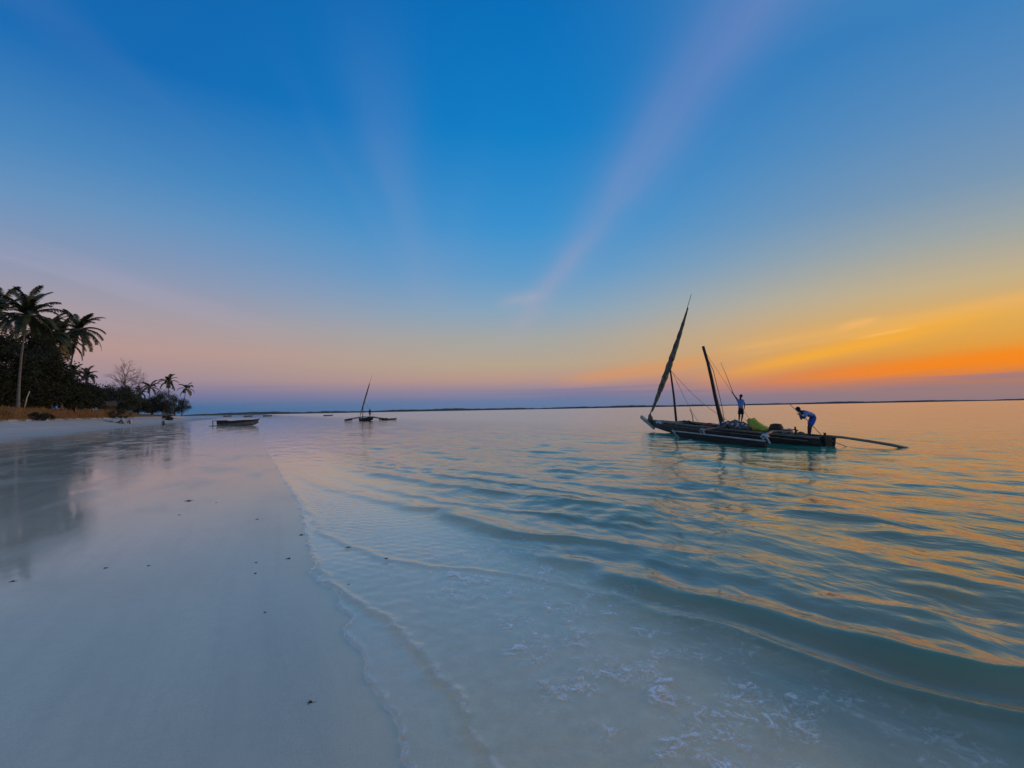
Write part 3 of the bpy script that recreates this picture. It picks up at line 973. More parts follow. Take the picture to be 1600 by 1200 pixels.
# thatched hut
hx, hy = -91.5, 115.5
hut = empty('thatched_hut', g_at(hx, hy), R(40))
hut.scale = (0.72, 0.72, 0.8)
tag(hut, 'low hut with a sagging grey thatched roof behind the bank', 'hut')
mb = MB()
mb.add([(-2.4, -1.7, 1.25), (2.6, -1.7, 1.35), (2.4, 0, 2.85), (-1.9, 0, 2.5), (-2.4, 1.7, 1.25), (2.6, 1.7, 1.35)],
       [(0, 1, 2, 3), (3, 2, 5, 4), (0, 3, 4), (1, 5, 2)])
roof = mb.build('roof', M['thatch'], hut)
fr = MB()
rr = random.Random(2)
for k in range(420):
    x = rr.uniform(-2.5, 2.6)
    sy = rr.choice((-1, 1))
    u = rr.uniform(0, 1)
    zz = 1.3 + u * 1.25
    p = Vector((x, sy * 1.72 * (1 - u), zz))
    dn = Vector((rr.uniform(-0.1, 0.1), sy * 0.28, -0.3))
    fr.add([p + Vector((-0.05, 0, 0.03)), p + Vector((0.05, 0, 0.03)), p + dn + Vector((0.03, 0, 0)), p + dn - Vector((0.03, 0, 0))], [(0, 1, 2, 3)])
tag(fr.build('thatch_fringe', M['thatch'], roof), kind='stuff')
for sx in (-2.1, 2.2):
    for sy in (-1.4, 1.4):
        mb = MB()
        mb.tube([(sx, sy, -0.2), (sx * 0.99, sy, 1.5)], 0.07, 6)
        mb.build('post', M['bark'], hut)
mb = MB()
mb.box((0, 1.2, 0.55), (4.0, 0.08, 1.1))
mb.build('wall', M['thatch'], hut)

gp = empty('gate_pillar', g_at(-79.0, 92.5))
tag(gp, 'square brown pillar with a pale cap among the dark trees', 'pillar')
mb = MB()
mb.box((0, 0, 0.9), (0.55, 0.55, 1.9))
mb.build('shaft', M['bark'], gp)
mb = MB()
mb.box((0, 0, 1.95), (0.66, 0.66, 0.2))
mb.build('cap', M['coral'], gp)

# dry grass hanging over the bank
rr = random.Random(17)
mb = MB()
for k in range(20000):
    tt = rr.uniform(14, 155) if k % 3 else rr.uniform(20, 90)
    ss = -29.9 - abs(rr.gauss(0, 0.75)) + 0.5 * math.sin(tt * 0.21) + 0.35 * math.sin(tt * 0.57 + 1)
    if math.sin(tt * 0.9) + math.sin(tt * 2.3) * 0.7 + rr.uniform(-1, 1) < -0.9:
        continue
    x, y = to_xy(ss, tt)
    zz = gz(x, y) if k % 4 == 0 else None
    mb.v.append((x, y, 0))
    n_ = len(mb.v)
    mb.f.append((n_ - 1, ss, tt))
pts = np.array([(p[0], p[1]) for p in mb.v])
stv_ = np.array([(f[1], f[2]) for f in mb.f])
zs = ground_z(stv_[:, 0], stv_[:, 1])
gb = MB()
for (x, y), z0 in zip(pts, zs):
    h = rr.uniform(0.14, 0.42)
    lean = Vector((NX, NY, 0)) * rr.uniform(-0.1, 0.35) + Vector((TX, TY, 0)) * rr.uniform(-0.25, 0.25)
    a = rr.uniform(0, 3.14)
    wv_ = Vector((math.cos(a), math.sin(a), 0)) * 0.028
    p = Vector((x, y, z0 - 0.03))
    gb.add([p - wv_, p + wv_, p + lean * h + Vector((0, 0, h))], [(0, 1, 2)])
tag(gb.build('dry_grass', M['grass']), 'tawny dry grass hanging over the edge of the bank', 'grass', kind='stuff')

# driftwood below the end of the bank
dw = empty('driftwood', g_at(-70.2, 92.0))
dw.scale = (1.4, 1.4, 1.3)
tag(dw, 'tangle of bleached driftwood branches on the sand below the bank', 'driftwood')
rr = random.Random(6)
for k in range(13):
    a = rr.uniform(-0.5, 3.6)
    l = rr.uniform(1.0, 2.2)
    p0 = Vector((rr.uniform(-1.6, 1.2), rr.uniform(-0.5, 0.5), 0.05))
    arch = rr.uniform(0.3, 0.95)
    ptsb = [p0 + Vector((math.cos(a) * l * u, math.sin(a) * 0.4 * l * u, math.sin(math.pi * u) * arch)) for u in (0, 0.25, 0.5, 0.75, 1.0)]
    mb = MB()
    mb.tube(ptsb, [0.07, 0.075, 0.065, 0.05, 0.03], 6)
    mb.build('branch', M['coral'] if k % 3 else M['bark'], dw, True)

# ------------------------------------------------------------------ people


def skin_mesh(name, verts, edges, radii, mat, parent, root_i=0, sub=2):
    me = bpy.data.meshes.new(name)
    me.from_pydata([tuple(v) for v in verts], edges, [])
    o = link(name, me, mat, parent)
    o.modifiers.new('skin', 'SKIN')
    for i, r in enumerate(radii):
        sv = me.skin_vertices[0].data[i]
        sv.radius = (r, r) if not isinstance(r, tuple) else r
        sv.use_root = (i == root_i)
    o.modifiers['skin'].use_smooth_shade = True
    ss_ = o.modifiers.new('sub', 'SUBSURF')
    ss_.levels = sub
    ss_.render_levels = sub
    return o


def person(label, J, size, clothes, group='fishermen'):
    """J: world joints of a pose; size 1 = an adult of 1.7 m"""
    base = (Vector(J['ankle_l']) + Vector(J['ankle_r'])) / 2
    base.z = min(J['ankle_l'][2], J['ankle_r'][2]) - 0.06 * size
    root = empty('person', base)
    tag(root, label, 'person', group)
    L = {k: Vector(v) - base for k, v in J.items()}
    V, E_, Rr = [], [], []

    def add(p, r, prev=None):
        V.append(p)
        Rr.append(r * size if not isinstance(r, tuple) else (r[0] * size, r[1] * size))
        if prev is not None:
            E_.append((prev, len(V) - 1))
        return len(V) - 1
    pel = add(L['pelvis'], (0.15, 0.11))
    waist = add(L['pelvis'].lerp(L['chest'], 0.45), (0.125, 0.095), pel)
    ch = add(L['chest'], (0.165, 0.11), waist)
    nk = add(L['neck'], 0.055, ch)
    up = (L['head'] - L['neck']).normalized()
    fwd = L['face'].normalized() if 'face' in L else Vector((0, -1, 0))
    fwd = (Vector(J['face_dir']) - up * Vector(J['face_dir']).dot(up)).normalized()
    jaw = add(L['head'] - up * 0.045 * size + fwd * 0.02 * size, (0.070, 0.080), nk)
    hd = add(L['head'] + up * 0.03 * size, (0.082, 0.098), jaw)
    add(L['head'] + up * 0.115 * size, (0.05, 0.06), hd)
    nose = add(L['head'] - up * 0.005 * size + fwd * 0.115 * size, 0.014, hd)
    for s_n in ('l', 'r'):
        sh = add(L['shoulder_' + s_n], 0.062, ch)
        el = add(L['elbow_' + s_n], 0.042, sh)
        wr = add(L['wrist_' + s_n], 0.028, el)
        hv = (L['wrist_' + s_n] - L['elbow_' + s_n]).normalized()
        side = hv.orthogonal().normalized()
        nrm_ = hv.cross(side)
        pm = add(L['wrist_' + s_n] + hv * 0.065 * size, (0.040, 0.022), wr)
        for fi, (off, ln) in enumerate(((-0.030, 0.065), (-0.010, 0.078), (0.010, 0.074), (0.028, 0.055))):
            k1 = add(L['wrist_' + s_n] + hv * 0.10 * size + side * off * size, 0.010, pm)
            k2 = add(V[k1] + (hv * 0.5 + nrm_ * 0.6).normalized() * ln * 0.55 * size, 0.009, k1)
            add(V[k2] + (nrm_ - hv * 0.3).normalized() * ln * 0.5 * size, 0.008, k2)
        th = add(L['wrist_' + s_n] + hv * 0.045 * size - side * 0.045 * size, 0.012, wr)
        add(V[th] + (hv * 0.7 + nrm_ * 0.7 - side * 0.2).normalized() * 0.045 * size, 0.010, th)
        hp = add(L['hip_' + s_n], 0.092, pel)
        kn = add(L['knee_' + s_n], 0.060, hp)
        cf = add(L['knee_' + s_n].lerp(L['ankle_' + s_n], 0.3), 0.056, kn)
        an = add(L['ankle_' + s_n], 0.036, cf)
        add(L['ankle_' + s_n] + Vector(J['toe_dir']).normalized() * 0.15 * size + Vector((0, 0, -0.03 * size)), (0.038, 0.022), an)
    body = skin_mesh('body', V, E_, Rr, M['skin'], root)
    # hair
    mb = MB()
    c = L['head'] + up * 0.055 * size - fwd * 0.022 * size
    mb.lump(c, (0.102 * size, 0.108 * size, 0.100 * size), random.Random(3), 0.05, 14, 9)
    hair = mb.build('hair', M['hair'], root, True)
    for sd_ in (-1, 1):
        lat = up.cross(fwd).normalized() * sd_
        mb = MB()
        mb.lump(L['head'] + fwd * 0.088 * size + lat * 0.034 * size + up * 0.02 * size, (0.013 * size,) * 3, random.Random(1), 0.0, 7, 5)
        mb.build('eye', M['white_cloth'], root, True)
    # shirt
    sv, se, sr = [L['pelvis'], L['pelvis'].lerp(L['chest'], 0.5), L['chest'], L['chest'].lerp(L['neck'], 0.6)], [(0, 1), (1, 2), (2, 3)], [(0.172, 0.135), (0.150, 0.120), (0.185, 0.132), (0.085, 0.08)]
    for s_n in ('l', 'r'):
        b0 = len(sv)
        sv += [L['shoulder_' + s_n], L['shoulder_' + s_n].lerp(L['elbow_' + s_n], clothes.get('sleeve', 0.75))]
        se += [(2, b0), (b0, b0 + 1)]
        sr += [0.085, 0.068]
    sr = [tuple(q_ * size for q_ in r) if isinstance(r, tuple) else r * size for r in sr]
    skin_mesh('shirt', sv, se, sr, M[clothes['shirt']], root)
    # shorts
    sv, se, sr = [L['pelvis'] + (L['pelvis'] - L['chest']).normalized() * -0.06 * size, L['pelvis']], [(0, 1)], [(0.155, 0.125), (0.170, 0.140)]
    for s_n in ('l', 'r'):
        b0 = len(sv)
        sv += [L['hip_' + s_n], L['hip_' + s_n].lerp(L['knee_' + s_n], clothes.get('leg', 0.85))]
        se += [(1, b0), (b0, b0 + 1)]
        sr += [0.112, 0.098]
    sr = [tuple(q_ * size for q_ in r) if isinstance(r, tuple) else r * size for r in sr]
    skin_mesh('shorts', sv, se, sr, M[clothes['shorts']], root)
    return root


person('person in a faded blue shirt standing on the nets with one arm raised', dict(
    pelvis=(12.02, 27.0, 1.60), chest=(12.02, 27.0, 1.97), neck=(12.02, 26.98, 2.13), head=(12.03, 26.96, 2.25),
    shoulder_l=(11.89, 27.0, 2.06), elbow_l=(11.74, 26.98, 2.26), wrist_l=(11.63, 26.95, 2.44),
    shoulder_r=(12.16, 27.0, 2.05), elbow_r=(12.25, 27.02, 1.84), wrist_r=(12.17, 26.92, 1.66),
    hip_l=(11.95, 27.0, 1.56), knee_l=(11.92, 26.97, 1.26), ankle_l=(11.90, 27.0, 0.98),
    hip_r=(12.09, 27.0, 1.56), knee_r=(12.08, 26.97, 1.26), ankle_r=(12.04, 27.02, 0.98),
    face_dir=(-0.6, -0.8, 0), toe_dir=(-0.4, -0.9, 0)), 0.84, dict(shirt='lilac_cloth', shorts='hair', leg=0.9, sleeve=0.5))

person('person in blue shirt and shorts bending over at the stern', dict(
    pelvis=(13.08, 22.3, 1.27), chest=(12.70, 22.28, 1.44), neck=(12.53, 22.26, 1.50), head=(12.41, 22.24, 1.555),
    shoulder_l=(12.62, 22.08, 1.42), elbow_l=(12.52, 22.02, 1.17), wrist_l=(12.38, 22.10, 1.33),
    shoulder_r=(12.62, 22.48, 1.42), elbow_r=(12.62, 22.46, 1.14), wrist_r=(12.54, 22.25, 1.20),
    hip_l=(13.04, 22.20, 1.20), knee_l=(12.86, 22.18, 0.83), ankle_l=(12.82, 22.20, 0.47),
    hip_r=(13.06, 22.42, 1.20), knee_r=(12.92, 22.42, 0.83), ankle_r=(12.90, 22.45, 0.47),
    face_dir=(-0.75, 0, -0.7), toe_dir=(-1, 0, 0)), 1.0, dict(shirt='lilac_cloth', shorts='blue_cloth', sleeve=0.85, leg=0.92))

person('person standing in the distant sailing boat', dict(
    pelvis=(-30.6, 110.0, 1.68), chest=(-30.6, 110.0, 2.08), neck=(-30.6, 110.0, 2.28), head=(-30.6, 109.98, 2.42),
    shoulder_l=(-30.78, 110.0, 2.18), elbow_l=(-30.86, 109.95, 1.92), wrist_l=(-30.8, 109.85, 1.68),
    shoulder_r=(-30.42, 110.0, 2.18), elbow_r=(-30.34, 109.95, 1.92), wrist_r=(-30.4, 109.85, 1.68),
    hip_l=(-30.69, 110.0, 1.60), knee_l=(-30.72, 109.97, 1.18), ankle_l=(-30.73, 110.0, 0.78),
    hip_r=(-30.51, 110.0, 1.60), knee_r=(-30.48, 109.97, 1.18), ankle_r=(-30.47, 110.0, 0.78),
    face_dir=(0, -1, 0), toe_dir=(0, -1, 0)), 1.0, dict(shirt='hair', shorts='hair'))

# ------------------------------------------------------------------ the outrigger sailing boat
SX, SY = 13.0, 21.25
HD = math.atan2(0.9889, -0.1483)
BL = 17.8


def bl(x, y, z):
    """world point -> the boat's own frame (x forward from the stern, y towards the beach)"""
    ddx, ddy = x - SX, y - SY
    return Vector((ddx * math.cos(HD) + ddy * math.sin(HD), -ddx * math.sin(HD) + ddy * math.cos(HD), z))


boat = empty('outrigger_boat', (SX, SY, 0), HD)
tag(boat, 'long dark wooden outrigger sailing boat with two raked masts, anchored close to the beach', 'boat')


def hull_half(u, beam):
    return beam * (0.42 + 0.58 * math.sin(math.pi * min(1, (u + 0.22) / 0.95) * 0.72) ** 1.1) * (1 - max(0, (u - 0.45) / 0.55) ** 2.1) + 0.035


def sheer(u, z0, z1, z2):
    return z0 + (z1 - z0) * u * 2 * (1 - 0.5 * u) if False else z0 * (1 - u) ** 2 + 2 * z1 * u * (1 - u) + z2 * u * u


def make_hull(L, beam, z0, z1, z2, draft, bow_rise, n=30, thick=0.035):
    rings = []
    for i in range(n + 1):
        u = i / n
        hw = hull_half(u, beam)
        zt = sheer(u, z0, z1, z2)
        zk = -draft * (1 - u ** 4) + bow_rise * max(0, (u - 0.62) / 0.38) ** 2
        ring = []
        for k in range(9):
            a = math.pi * k / 8
            yy = math.cos(a)
            zz = math.sin(a)
            ring.append(Vector((u * L, hw * (abs(yy) ** 0.75) * (1 if yy >= 0 else -1), zt - (zt - zk) * zz ** 0.8)))
        inner = []
        for k in range(8, -1, -1):
            p = ring[k]
            inner.append(Vector((p.x, p.y * max(0.2, 1 - thick / hw), min(zt - 0.0, p.z + (0.0 if k in (0, 8) else thick)))))
        rings.append(ring + inner)
    mb = MB()
    mb.loft(rings)
    return mb


SH = (0.42, 0.58, 0.84)
make_hull(BL, 0.5, *SH, 0.16, 0.42).build('hull', M['wood_dark'], boat, False)
for sgn in (1, -1):
    pts = []
    for i in range(31):
        u = i / 30
        pts.append((u * BL, sgn * (hull_half(u, 0.5) + 0.012), sheer(u, *SH) - 0.02))
    mb = MB()
    rings = [[Vector(p) + Vector((0, dy_ * sgn, dz_)) for dy_, dz_ in ((-0.03, 0.045), (0.05, 0.045), (0.05, -0.045), (-0.005, -0.045))] for p in pts]
    mb.loft(rings)
    mb.build('gunwale', M['wood_mid'], boat)
    mb = MB()
    mb.tube([(p[0], p[1] + sgn * 0.03, p[2] - 0.17) for p in pts[1:27]], 0.022, 5)
    mb.build('rubbing_strake', M['wood_mid'], boat)
p0, p1 = bl(9.93, 39.6, 1.07), bl(10.45, 38.0, 0.23)
mb = MB()
dv = (p1 - p0)
rings = []
for k in range(7):
    c = p0 + dv * (k / 6.0)
    wv_, hv_ = 0.075 + 0.02 * math.sin(k), 0.11
    nx = Vector((dv.z, 0, -dv.x)).normalized()
    rings.append([c + Vector((0, wv_, 0)) + nx * hv_, c + Vector((0, -wv_, 0)) + nx * hv_, c + Vector((0, -wv_, 0)) - nx * hv_, c + Vector((0, wv_, 0)) - nx * hv_])
mb.loft(rings)
mb.build('stem_post', M['wood_pale'], boat)
# stern board with its lashing
mb = MB()
mb.box((-0.03, 0, 0.20), (0.05, 0.30, 0.46))
mb.box((-0.04, 0.16, 0.50), (0.07, 0.07, 0.22))
mb.build('stern_board', M['wood_dark'], boat)
for i in range(9):
    u = 0.05 + i * 0.105
    hw = hull_half(u, 0.5)
    mb = MB()
    mb.box((u * BL, 0, sheer(u, *SH) - 0.05 + 0.01 * (i % 2)), (0.24, hw * 2 - 0.02, 0.04))
    mb.build('thwart', M['wood_mid'], boat)
# fore deck boards
for i in range(7):
    u = 0.70 + i * 0.033
    hw = hull_half(u, 0.5)
    mb = MB()
    mb.box((u * BL, 0, sheer(u, *SH) + 0.035), (0.50, hw * 2 + 0.06, 0.035))
    mb.build('deck_board', M['wood_mid'] if i % 2 else M['wood_pale'], boat)

# floats: long boards on edge with a pale capping rail and a raked nose
for sgn in (1, -1):
    fa, fb = bl(10.63, 21.55, 0), bl(9.56, 29.5, 0)
    ya = fa.y * sgn
    ahead = 0.0 if sgn > 0 else 6.5        # the far float lies further forward
    fa.x += ahead
    fb.x += ahead
    rings = []
    for k in range(13):
        u = k / 12
        x = fa.x + (fb.x - fa.x) * u
        top = 0.26 + 0.10 * u
        hh = 0.34 + 0.02 * math.sin(k)
        th_ = 0.05
        lean = 0.10 * sgn
        rings.append([Vector((x, ya + lean + th_, top)), Vector((x, ya + lean - th_, top)), Vector((x, ya - th_, top - hh)), Vector((x, ya + th_, top - hh))])
    mb = MB()
    mb.loft(rings)
    fl_ = mb.build('float', M['wood_dark'], boat)
    mb = MB()
    mb.loft([[r_[0] + Vector((0, 0.02, 0.05)), r_[1] + Vector((0, -0.02, 0.05)), r_[1] + Vector((0, -0.02, 0.004)), r_[0] + Vector((0, 0.02, 0.004))] for r_ in rings])
    mb.build('capping_rail', M['wood_pale'], fl_)
    nf, nt_ = bl(9.08, 29.9, 0.42) + Vector((ahead, 0, 0)), bl(9.62, 29.2, 0.02) + Vector((ahead, 0, 0))
    mb = MB()
    mb.tube([(nf.x, ya + 0.08 * sgn, nf.z), (nt_.x, ya + 0.02 * sgn, nt_.z)], [0.06, 0.075], 6)
    mb.build('float_nose', M['wood_pale'], fl_)
    # booms with their brackets
    for (fx, hxx) in ((0.75, 2.9), (5.9, 7.0)):
        zf = 0.30 + 0.1 * (fx / 8)
        fx, hxx = fx + ahead, hxx + ahead * 0.9
        zh = sheer(hxx / BL, *SH) + 0.05
        mb = MB()
        mb.tube([(hxx + 0.1, -0.2 * sgn, zh), (hxx, 0.45 * sgn, zh + 0.02), ((fx + hxx) / 2, ya * 0.62, (zf + zh) / 2 + 0.10), (fx, ya + 0.12 * sgn, zf + 0.16)], [0.065, 0.065, 0.055, 0.045], 7)
        mb.build('boom', M['wood_mid'], boat)
        for ddx in (-0.38, 0.22):
            mb = MB()
            mb.tube([(fx + 0.05, ya * 0.97, zf + 0.16), (fx + ddx, ya + 0.06 * sgn, zf - 0.10)], 0.035, 6)
            mb.build('bracket', M['wood_pale'], boat)
        lb = MB()
        rl = random.Random(int(fx * 10))
        lb.lump((fx + 0.15, ya * 0.96, zf + 0.16), (0.24, 0.10, 0.10), rl, 0.35, 9, 6)
        lb.build('lashing', M['white_cloth'] if fx < 2 else M['wood_pale'], boat, True)

# fore mast and the long yard with its furled sail
mb = MB()
mb.tube([bl(11.48, 36.0, 0.55), bl(11.46, 36.3, 2.5), bl(11.41, 36.8, 4.55)], [0.085, 0.08, 0.06], 8)
mb.build('fore_mast', M['wood_dark'], boat, True)
ya_, yb_ = bl(10.07, 38.3, 0.80), bl(13.2, 37.0, 9.95)
rl = random.Random(12)
pts, rad = [], []
for k in range(41):
    u = k / 40
    pts.append(ya_.lerp(yb_, u) + Vector((0, -0.16 * math.sin(math.pi * u), 0)))
    rad.append(0.05 - 0.03 * u)
mb = MB()
mb.tube(pts, rad, 7)
yard = mb.build('yard', M['wood_mid'], boat, True)
sp, sr_ = [], []
for k in range(3, 37):
    u = k / 40
    sp.append(pts[k] + Vector((0.05, -0.06, -0.02)))
    sr_.append(0.045 + 0.165 * math.sin(math.pi * min(1, max(0, (u - 0.05)) / 0.88) ** 0.8) ** 1.2 * (1 + 0.13 * math.sin(k * 1.9) + rl.uniform(-0.08, 0.08)))
mb = MB()
mb.tube(sp, sr_, 10)
sail = mb.build('furled_sail', M['sail'], yard, True)
for k in range(4, 34, 3):
    mb = MB()
    mb.tube([sp[k - 3 if k - 3 < len(sp) else -1] + Vector((0, 0, -0.02)), sp[k - 3] + Vector((0, 0, 0.03))], sr_[k - 3] * 1.04 + 0.004, 10)
    mb.build('sail_tie', M['rope'], sail)
# loose foot of the sail bunched over the bow
mb = MB()
mb.lump(bl(10.25, 38.2, 0.95), (0.30, 0.14, 0.30), rl, 0.3, 10, 7)
mb.build('sail_foot', M['sail'], yard, True)

# aft mast, thicker at the foot, with rope wrapped round it
am0, am1 = bl(11.9, 28.9, 0.40), bl(11.08, 29.5, 5.25)
mb = MB()
mb.tube([am0.lerp(am1, u) + Vector((0.0, 0.05 * math.sin(u * 6), 0)) for u in (0, 0.1, 0.2, 0.4, 0.6, 0.8, 1.0)], [0.16, 0.15, 0.12, 0.10, 0.095, 0.085, 0.08], 9)
mast = mb.build('aft_mast', M['wood_dark'], boat, True)
mb = MB()
mb.tube([am0.lerp(am1, 0.99) + Vector((0.05, 0, 0)), am0.lerp(am1, 0.7) + Vector((-0.08, -0.22, 0)), am0.lerp(am1, 0.3) + Vector((-0.05, -0.2, 0)), am0.lerp(am1, 0.12) + Vector((0, -0.16, 0))], 0.018, 5)
mb.build('halyard', M['rope'], mast)


def rope(p, q_, sag=0.1, r=0.012, n=9, name='stay'):
    mb = MB()
    mb.tube([p.lerp(q_, k / n) + Vector((0, 0, -sag * math.sin(math.pi * k / n))) for k in range(n + 1)], r, 5)
    return mb.build(name, M['rope'], boat)


rope(bl(11.5, 36.9, 4.4), bl(12.3, 28.6, 0.75), 0.35)
rope(bl(11.6, 36.9, 4.3), bl(11.9, 33.0, 0.80), 0.15)
rope(bl(11.1, 29.5, 5.1), bl(12.5, 26.5, 0.62), 0.0, 0.008)
rope(bl(12.15, 26.9, 1.05), bl(12.55, 26.0, 0.60), 0.02, 0.012)
# small crutch between the masts
mb = MB()
mb.tube([bl(11.75, 33.4, 0.72), bl(11.7, 33.4, 1.2), bl(11.55, 33.4, 1.62)], [0.03, 0.03, 0.02], 6)
mb.build('crutch', M['wood_mid'], boat)

# ------------------------------------------------------------------ what lies in the boat


def heap(name, label, cat, c, r, mat, seed, n=14, rough=0.35, rzv=HD):
    o = empty(name, c, rzv)
    tag(o, label, cat)
    rl_ = random.Random(seed)
    mb = MB()
    for k in range(n):
        u = rl_.uniform(-1, 1)
        v = rl_.uniform(-1, 1)
        hgt_ = max(0.15, 1 - 0.6 * u * u - 0.5 * v * v)
        mb.lump((u * r[0] * 0.72, v * r[1] * 0.6, r[2] * hgt_ * 0.5), (r[0] * rl_.uniform(0.2, 0.38), r[1] * rl_.uniform(0.3, 0.5), r[2] * hgt_ * rl_.uniform(0.45, 0.62)), rl_, rough, 9, 6)
    mb.build('heap', M[mat], o, True)
    return o


hz = 0.50
nets = heap('fishing_net', 'brown heap of fishing nets amidships under the standing person', 'net', (12.0, 27.6, hz), (1.75, 0.42, 0.48), 'net', 3, 22)
rl_ = random.Random(8)
for k in range(11):
    mb = MB()
    mb.lump((rl_.uniform(-1.4, 1.4), rl_.uniform(0.1, 0.4), rl_.uniform(0.22, 0.40)), (0.09, 0.07, 0.06), rl_, 0.2, 8, 5)
    mb.build('net_float', M['white_cloth'], nets, True)
heap('red_cloth', 'dull red cloth bundle beside the foot of the aft mast', 'cloth', (11.70, 30.2, 0.56), (0.95, 0.34, 0.26), 'red', 5, 9)
heap('fore_bundle', 'dark rolled gear lying on the fore deck behind the fore mast', 'bundle', (11.25, 33.6, 0.66), (1.3, 0.28, 0.24), 'basket', 6, 10)
heap('grey_bundle', 'pale grey bundle of cloth draped over the bow rail', 'bundle', (10.35, 36.3, 0.62), (0.75, 0.22, 0.20), 'white_cloth', 16, 7)
# yellow canvas: peaked at the forward end, sliding down aft
yc = empty('yellow_canvas', (12.42, 25.8, 0.46), HD)
tag(yc, 'yellow canvas bundle peaked at one end, beside the nets', 'canvas')
mb = MB()
rings = []
for k in range(11):
    u = k / 10
    x = 0.75 - 1.5 * u
    top = (0.60 * (1 - u) ** 1.5 + 0.17) * (1.0 if k else 0.72) + 0.02 * math.sin(k * 2.1)
    wd = 0.20 + 0.12 * math.sin(math.pi * u) - (0.10 if k == 0 else 0)
    ring = []
    for j in range(12):
        a = 2 * math.pi * j / 12
        k2 = 1 + 0.10 * math.sin(3 * a + k) + 0.06 * math.sin(5 * a - 2 * k)
        ring.append((x, math.cos(a) * wd * k2, max(0.0, top * 0.5 + math.sin(a) * top * 0.5 * k2)))
    rings.append(ring)
mb.loft(rings)
mb.build('canvas', M['yellow'], yc, True)
mb = MB()
mb.lump((0.86, 0, 0.50), (0.12, 0.12, 0.15), random.Random(4), 0.3, 9, 6)
mb.build('knot', M['yellow'], yc, True)
# round basket
bk = empty('basket', (12.68, 24.75, 0.42), HD)
tag(bk, 'round dark basket lying just aft of the yellow canvas', 'basket')
mb = MB()
rings = []
for k, (zz, rr_) in enumerate(((0.0, 0.18), (0.08, 0.27), (0.20, 0.33), (0.32, 0.31), (0.42, 0.23), (0.47, 0.13), (0.44, 0.05))):
    rings.append([(math.cos(a * math.pi / 8) * rr_, math.sin(a * math.pi / 8) * rr_, zz) for a in range(16)])
mb.loft(rings)
mb.build('bowl', M['basket'], bk, True)
mb = MB()
mb.tube([(math.cos(a * math.pi / 8) * 0.24, math.sin(a * math.pi / 8) * 0.24, 0.42) for a in range(17)], 0.025, 6)
mb.build('rim', M['basket'], bk, True)
# coiled rope, gear and a stump post near the stern
cr = empty('rope_coil', (12.78, 23.9, 0.44), HD)
tag(cr, 'coil of pale rope lying between the basket and the bending person', 'rope')
for k in range(4):
    mb = MB()
    mb.tube([(math.cos(a * math.pi / 9) * (0.27 - 0.02 * k), math.sin(a * math.pi / 9) * (0.22 - 0.02 * k), 0.05 + k * 0.05 + 0.015 * math.sin(a)) for a in range(19)], 0.03, 6)
    mb.build('coil', M['wood_pale'] if k % 2 else M['rope'], cr, True)
heap('gear_pile', 'low pile of brown gear at the feet of the bending person', 'gear', (12.82, 23.0, 0.38), (0.8, 0.28, 0.20), 'net', 9, 10)
bt = empty('mooring_post', (12.70, 23.1, 0.38))
tag(bt, 'short knotted wooden post left of the bending person', 'post')
mb = MB()
mb.tube([(0, 0, 0), (0.02, 0, 0.22), (-0.02, 0, 0.42)], [0.06, 0.05, 0.035], 7)
mb.build('shaft', M['wood_dark'], bt, True)
mb = MB()
mb.tube([(-0.12, 0, 0.30), (0.12, 0, 0.24)], 0.025, 6)
mb.build('peg', M['wood_dark'], bt)
# poles held or trailing
mb = MB()
mb.tube([(13.02, 21.5, 0.46), (13.6, 21.2, 0.40), (14.5, 20.95, 0.24), (15.2, 20.72, 0.10), (15.75, 20.55, -0.04)], [0.05, 0.05, 0.055, 0.06, 0.06], 8)
o = mb.build('steering_pole', M['wood_mid'], None, True)
tag(o, 'long wooden steering pole trailing from the stern into the water', 'pole')
mb = MB()
mb.tube([(11.88, 22.0, 1.82), (12.7, 22.2, 1.14), (13.43, 22.4, 0.45)], [0.016, 0.018, 0.02], 6)
o = mb.build('punting_pole', M['wood_pale'], None, True)
tag(o, 'slim pale stick held at an angle by the bending person', 'pole')
mb = MB()
mb.tube([(11.64, 26.93, 2.34), (11.58, 26.92, 2.56), (11.25, 26.75, 3.3), (10.89, 26.6, 4.06)], [0.018, 0.017, 0.013, 0.009], 6)
o = mb.build('fishing_rod', M['wood_mid'], None, True)
tag(o, 'thin rod held up by the standing person with raised arm', 'rod')
mb = MB()
mb.tube([(13.0, 21.2, 0.42), (13.12, 21.0, 0.22), (13.35, 20.9, 0.12), (13.55, 20.85, 0.02)], 0.014, 5)
o = mb.build('stern_line', M['rope'], None, True)
tag(o, 'short rope end hanging from the stern into the water', 'rope')

# ------------------------------------------------------------------ canoes and the distant sailing boat


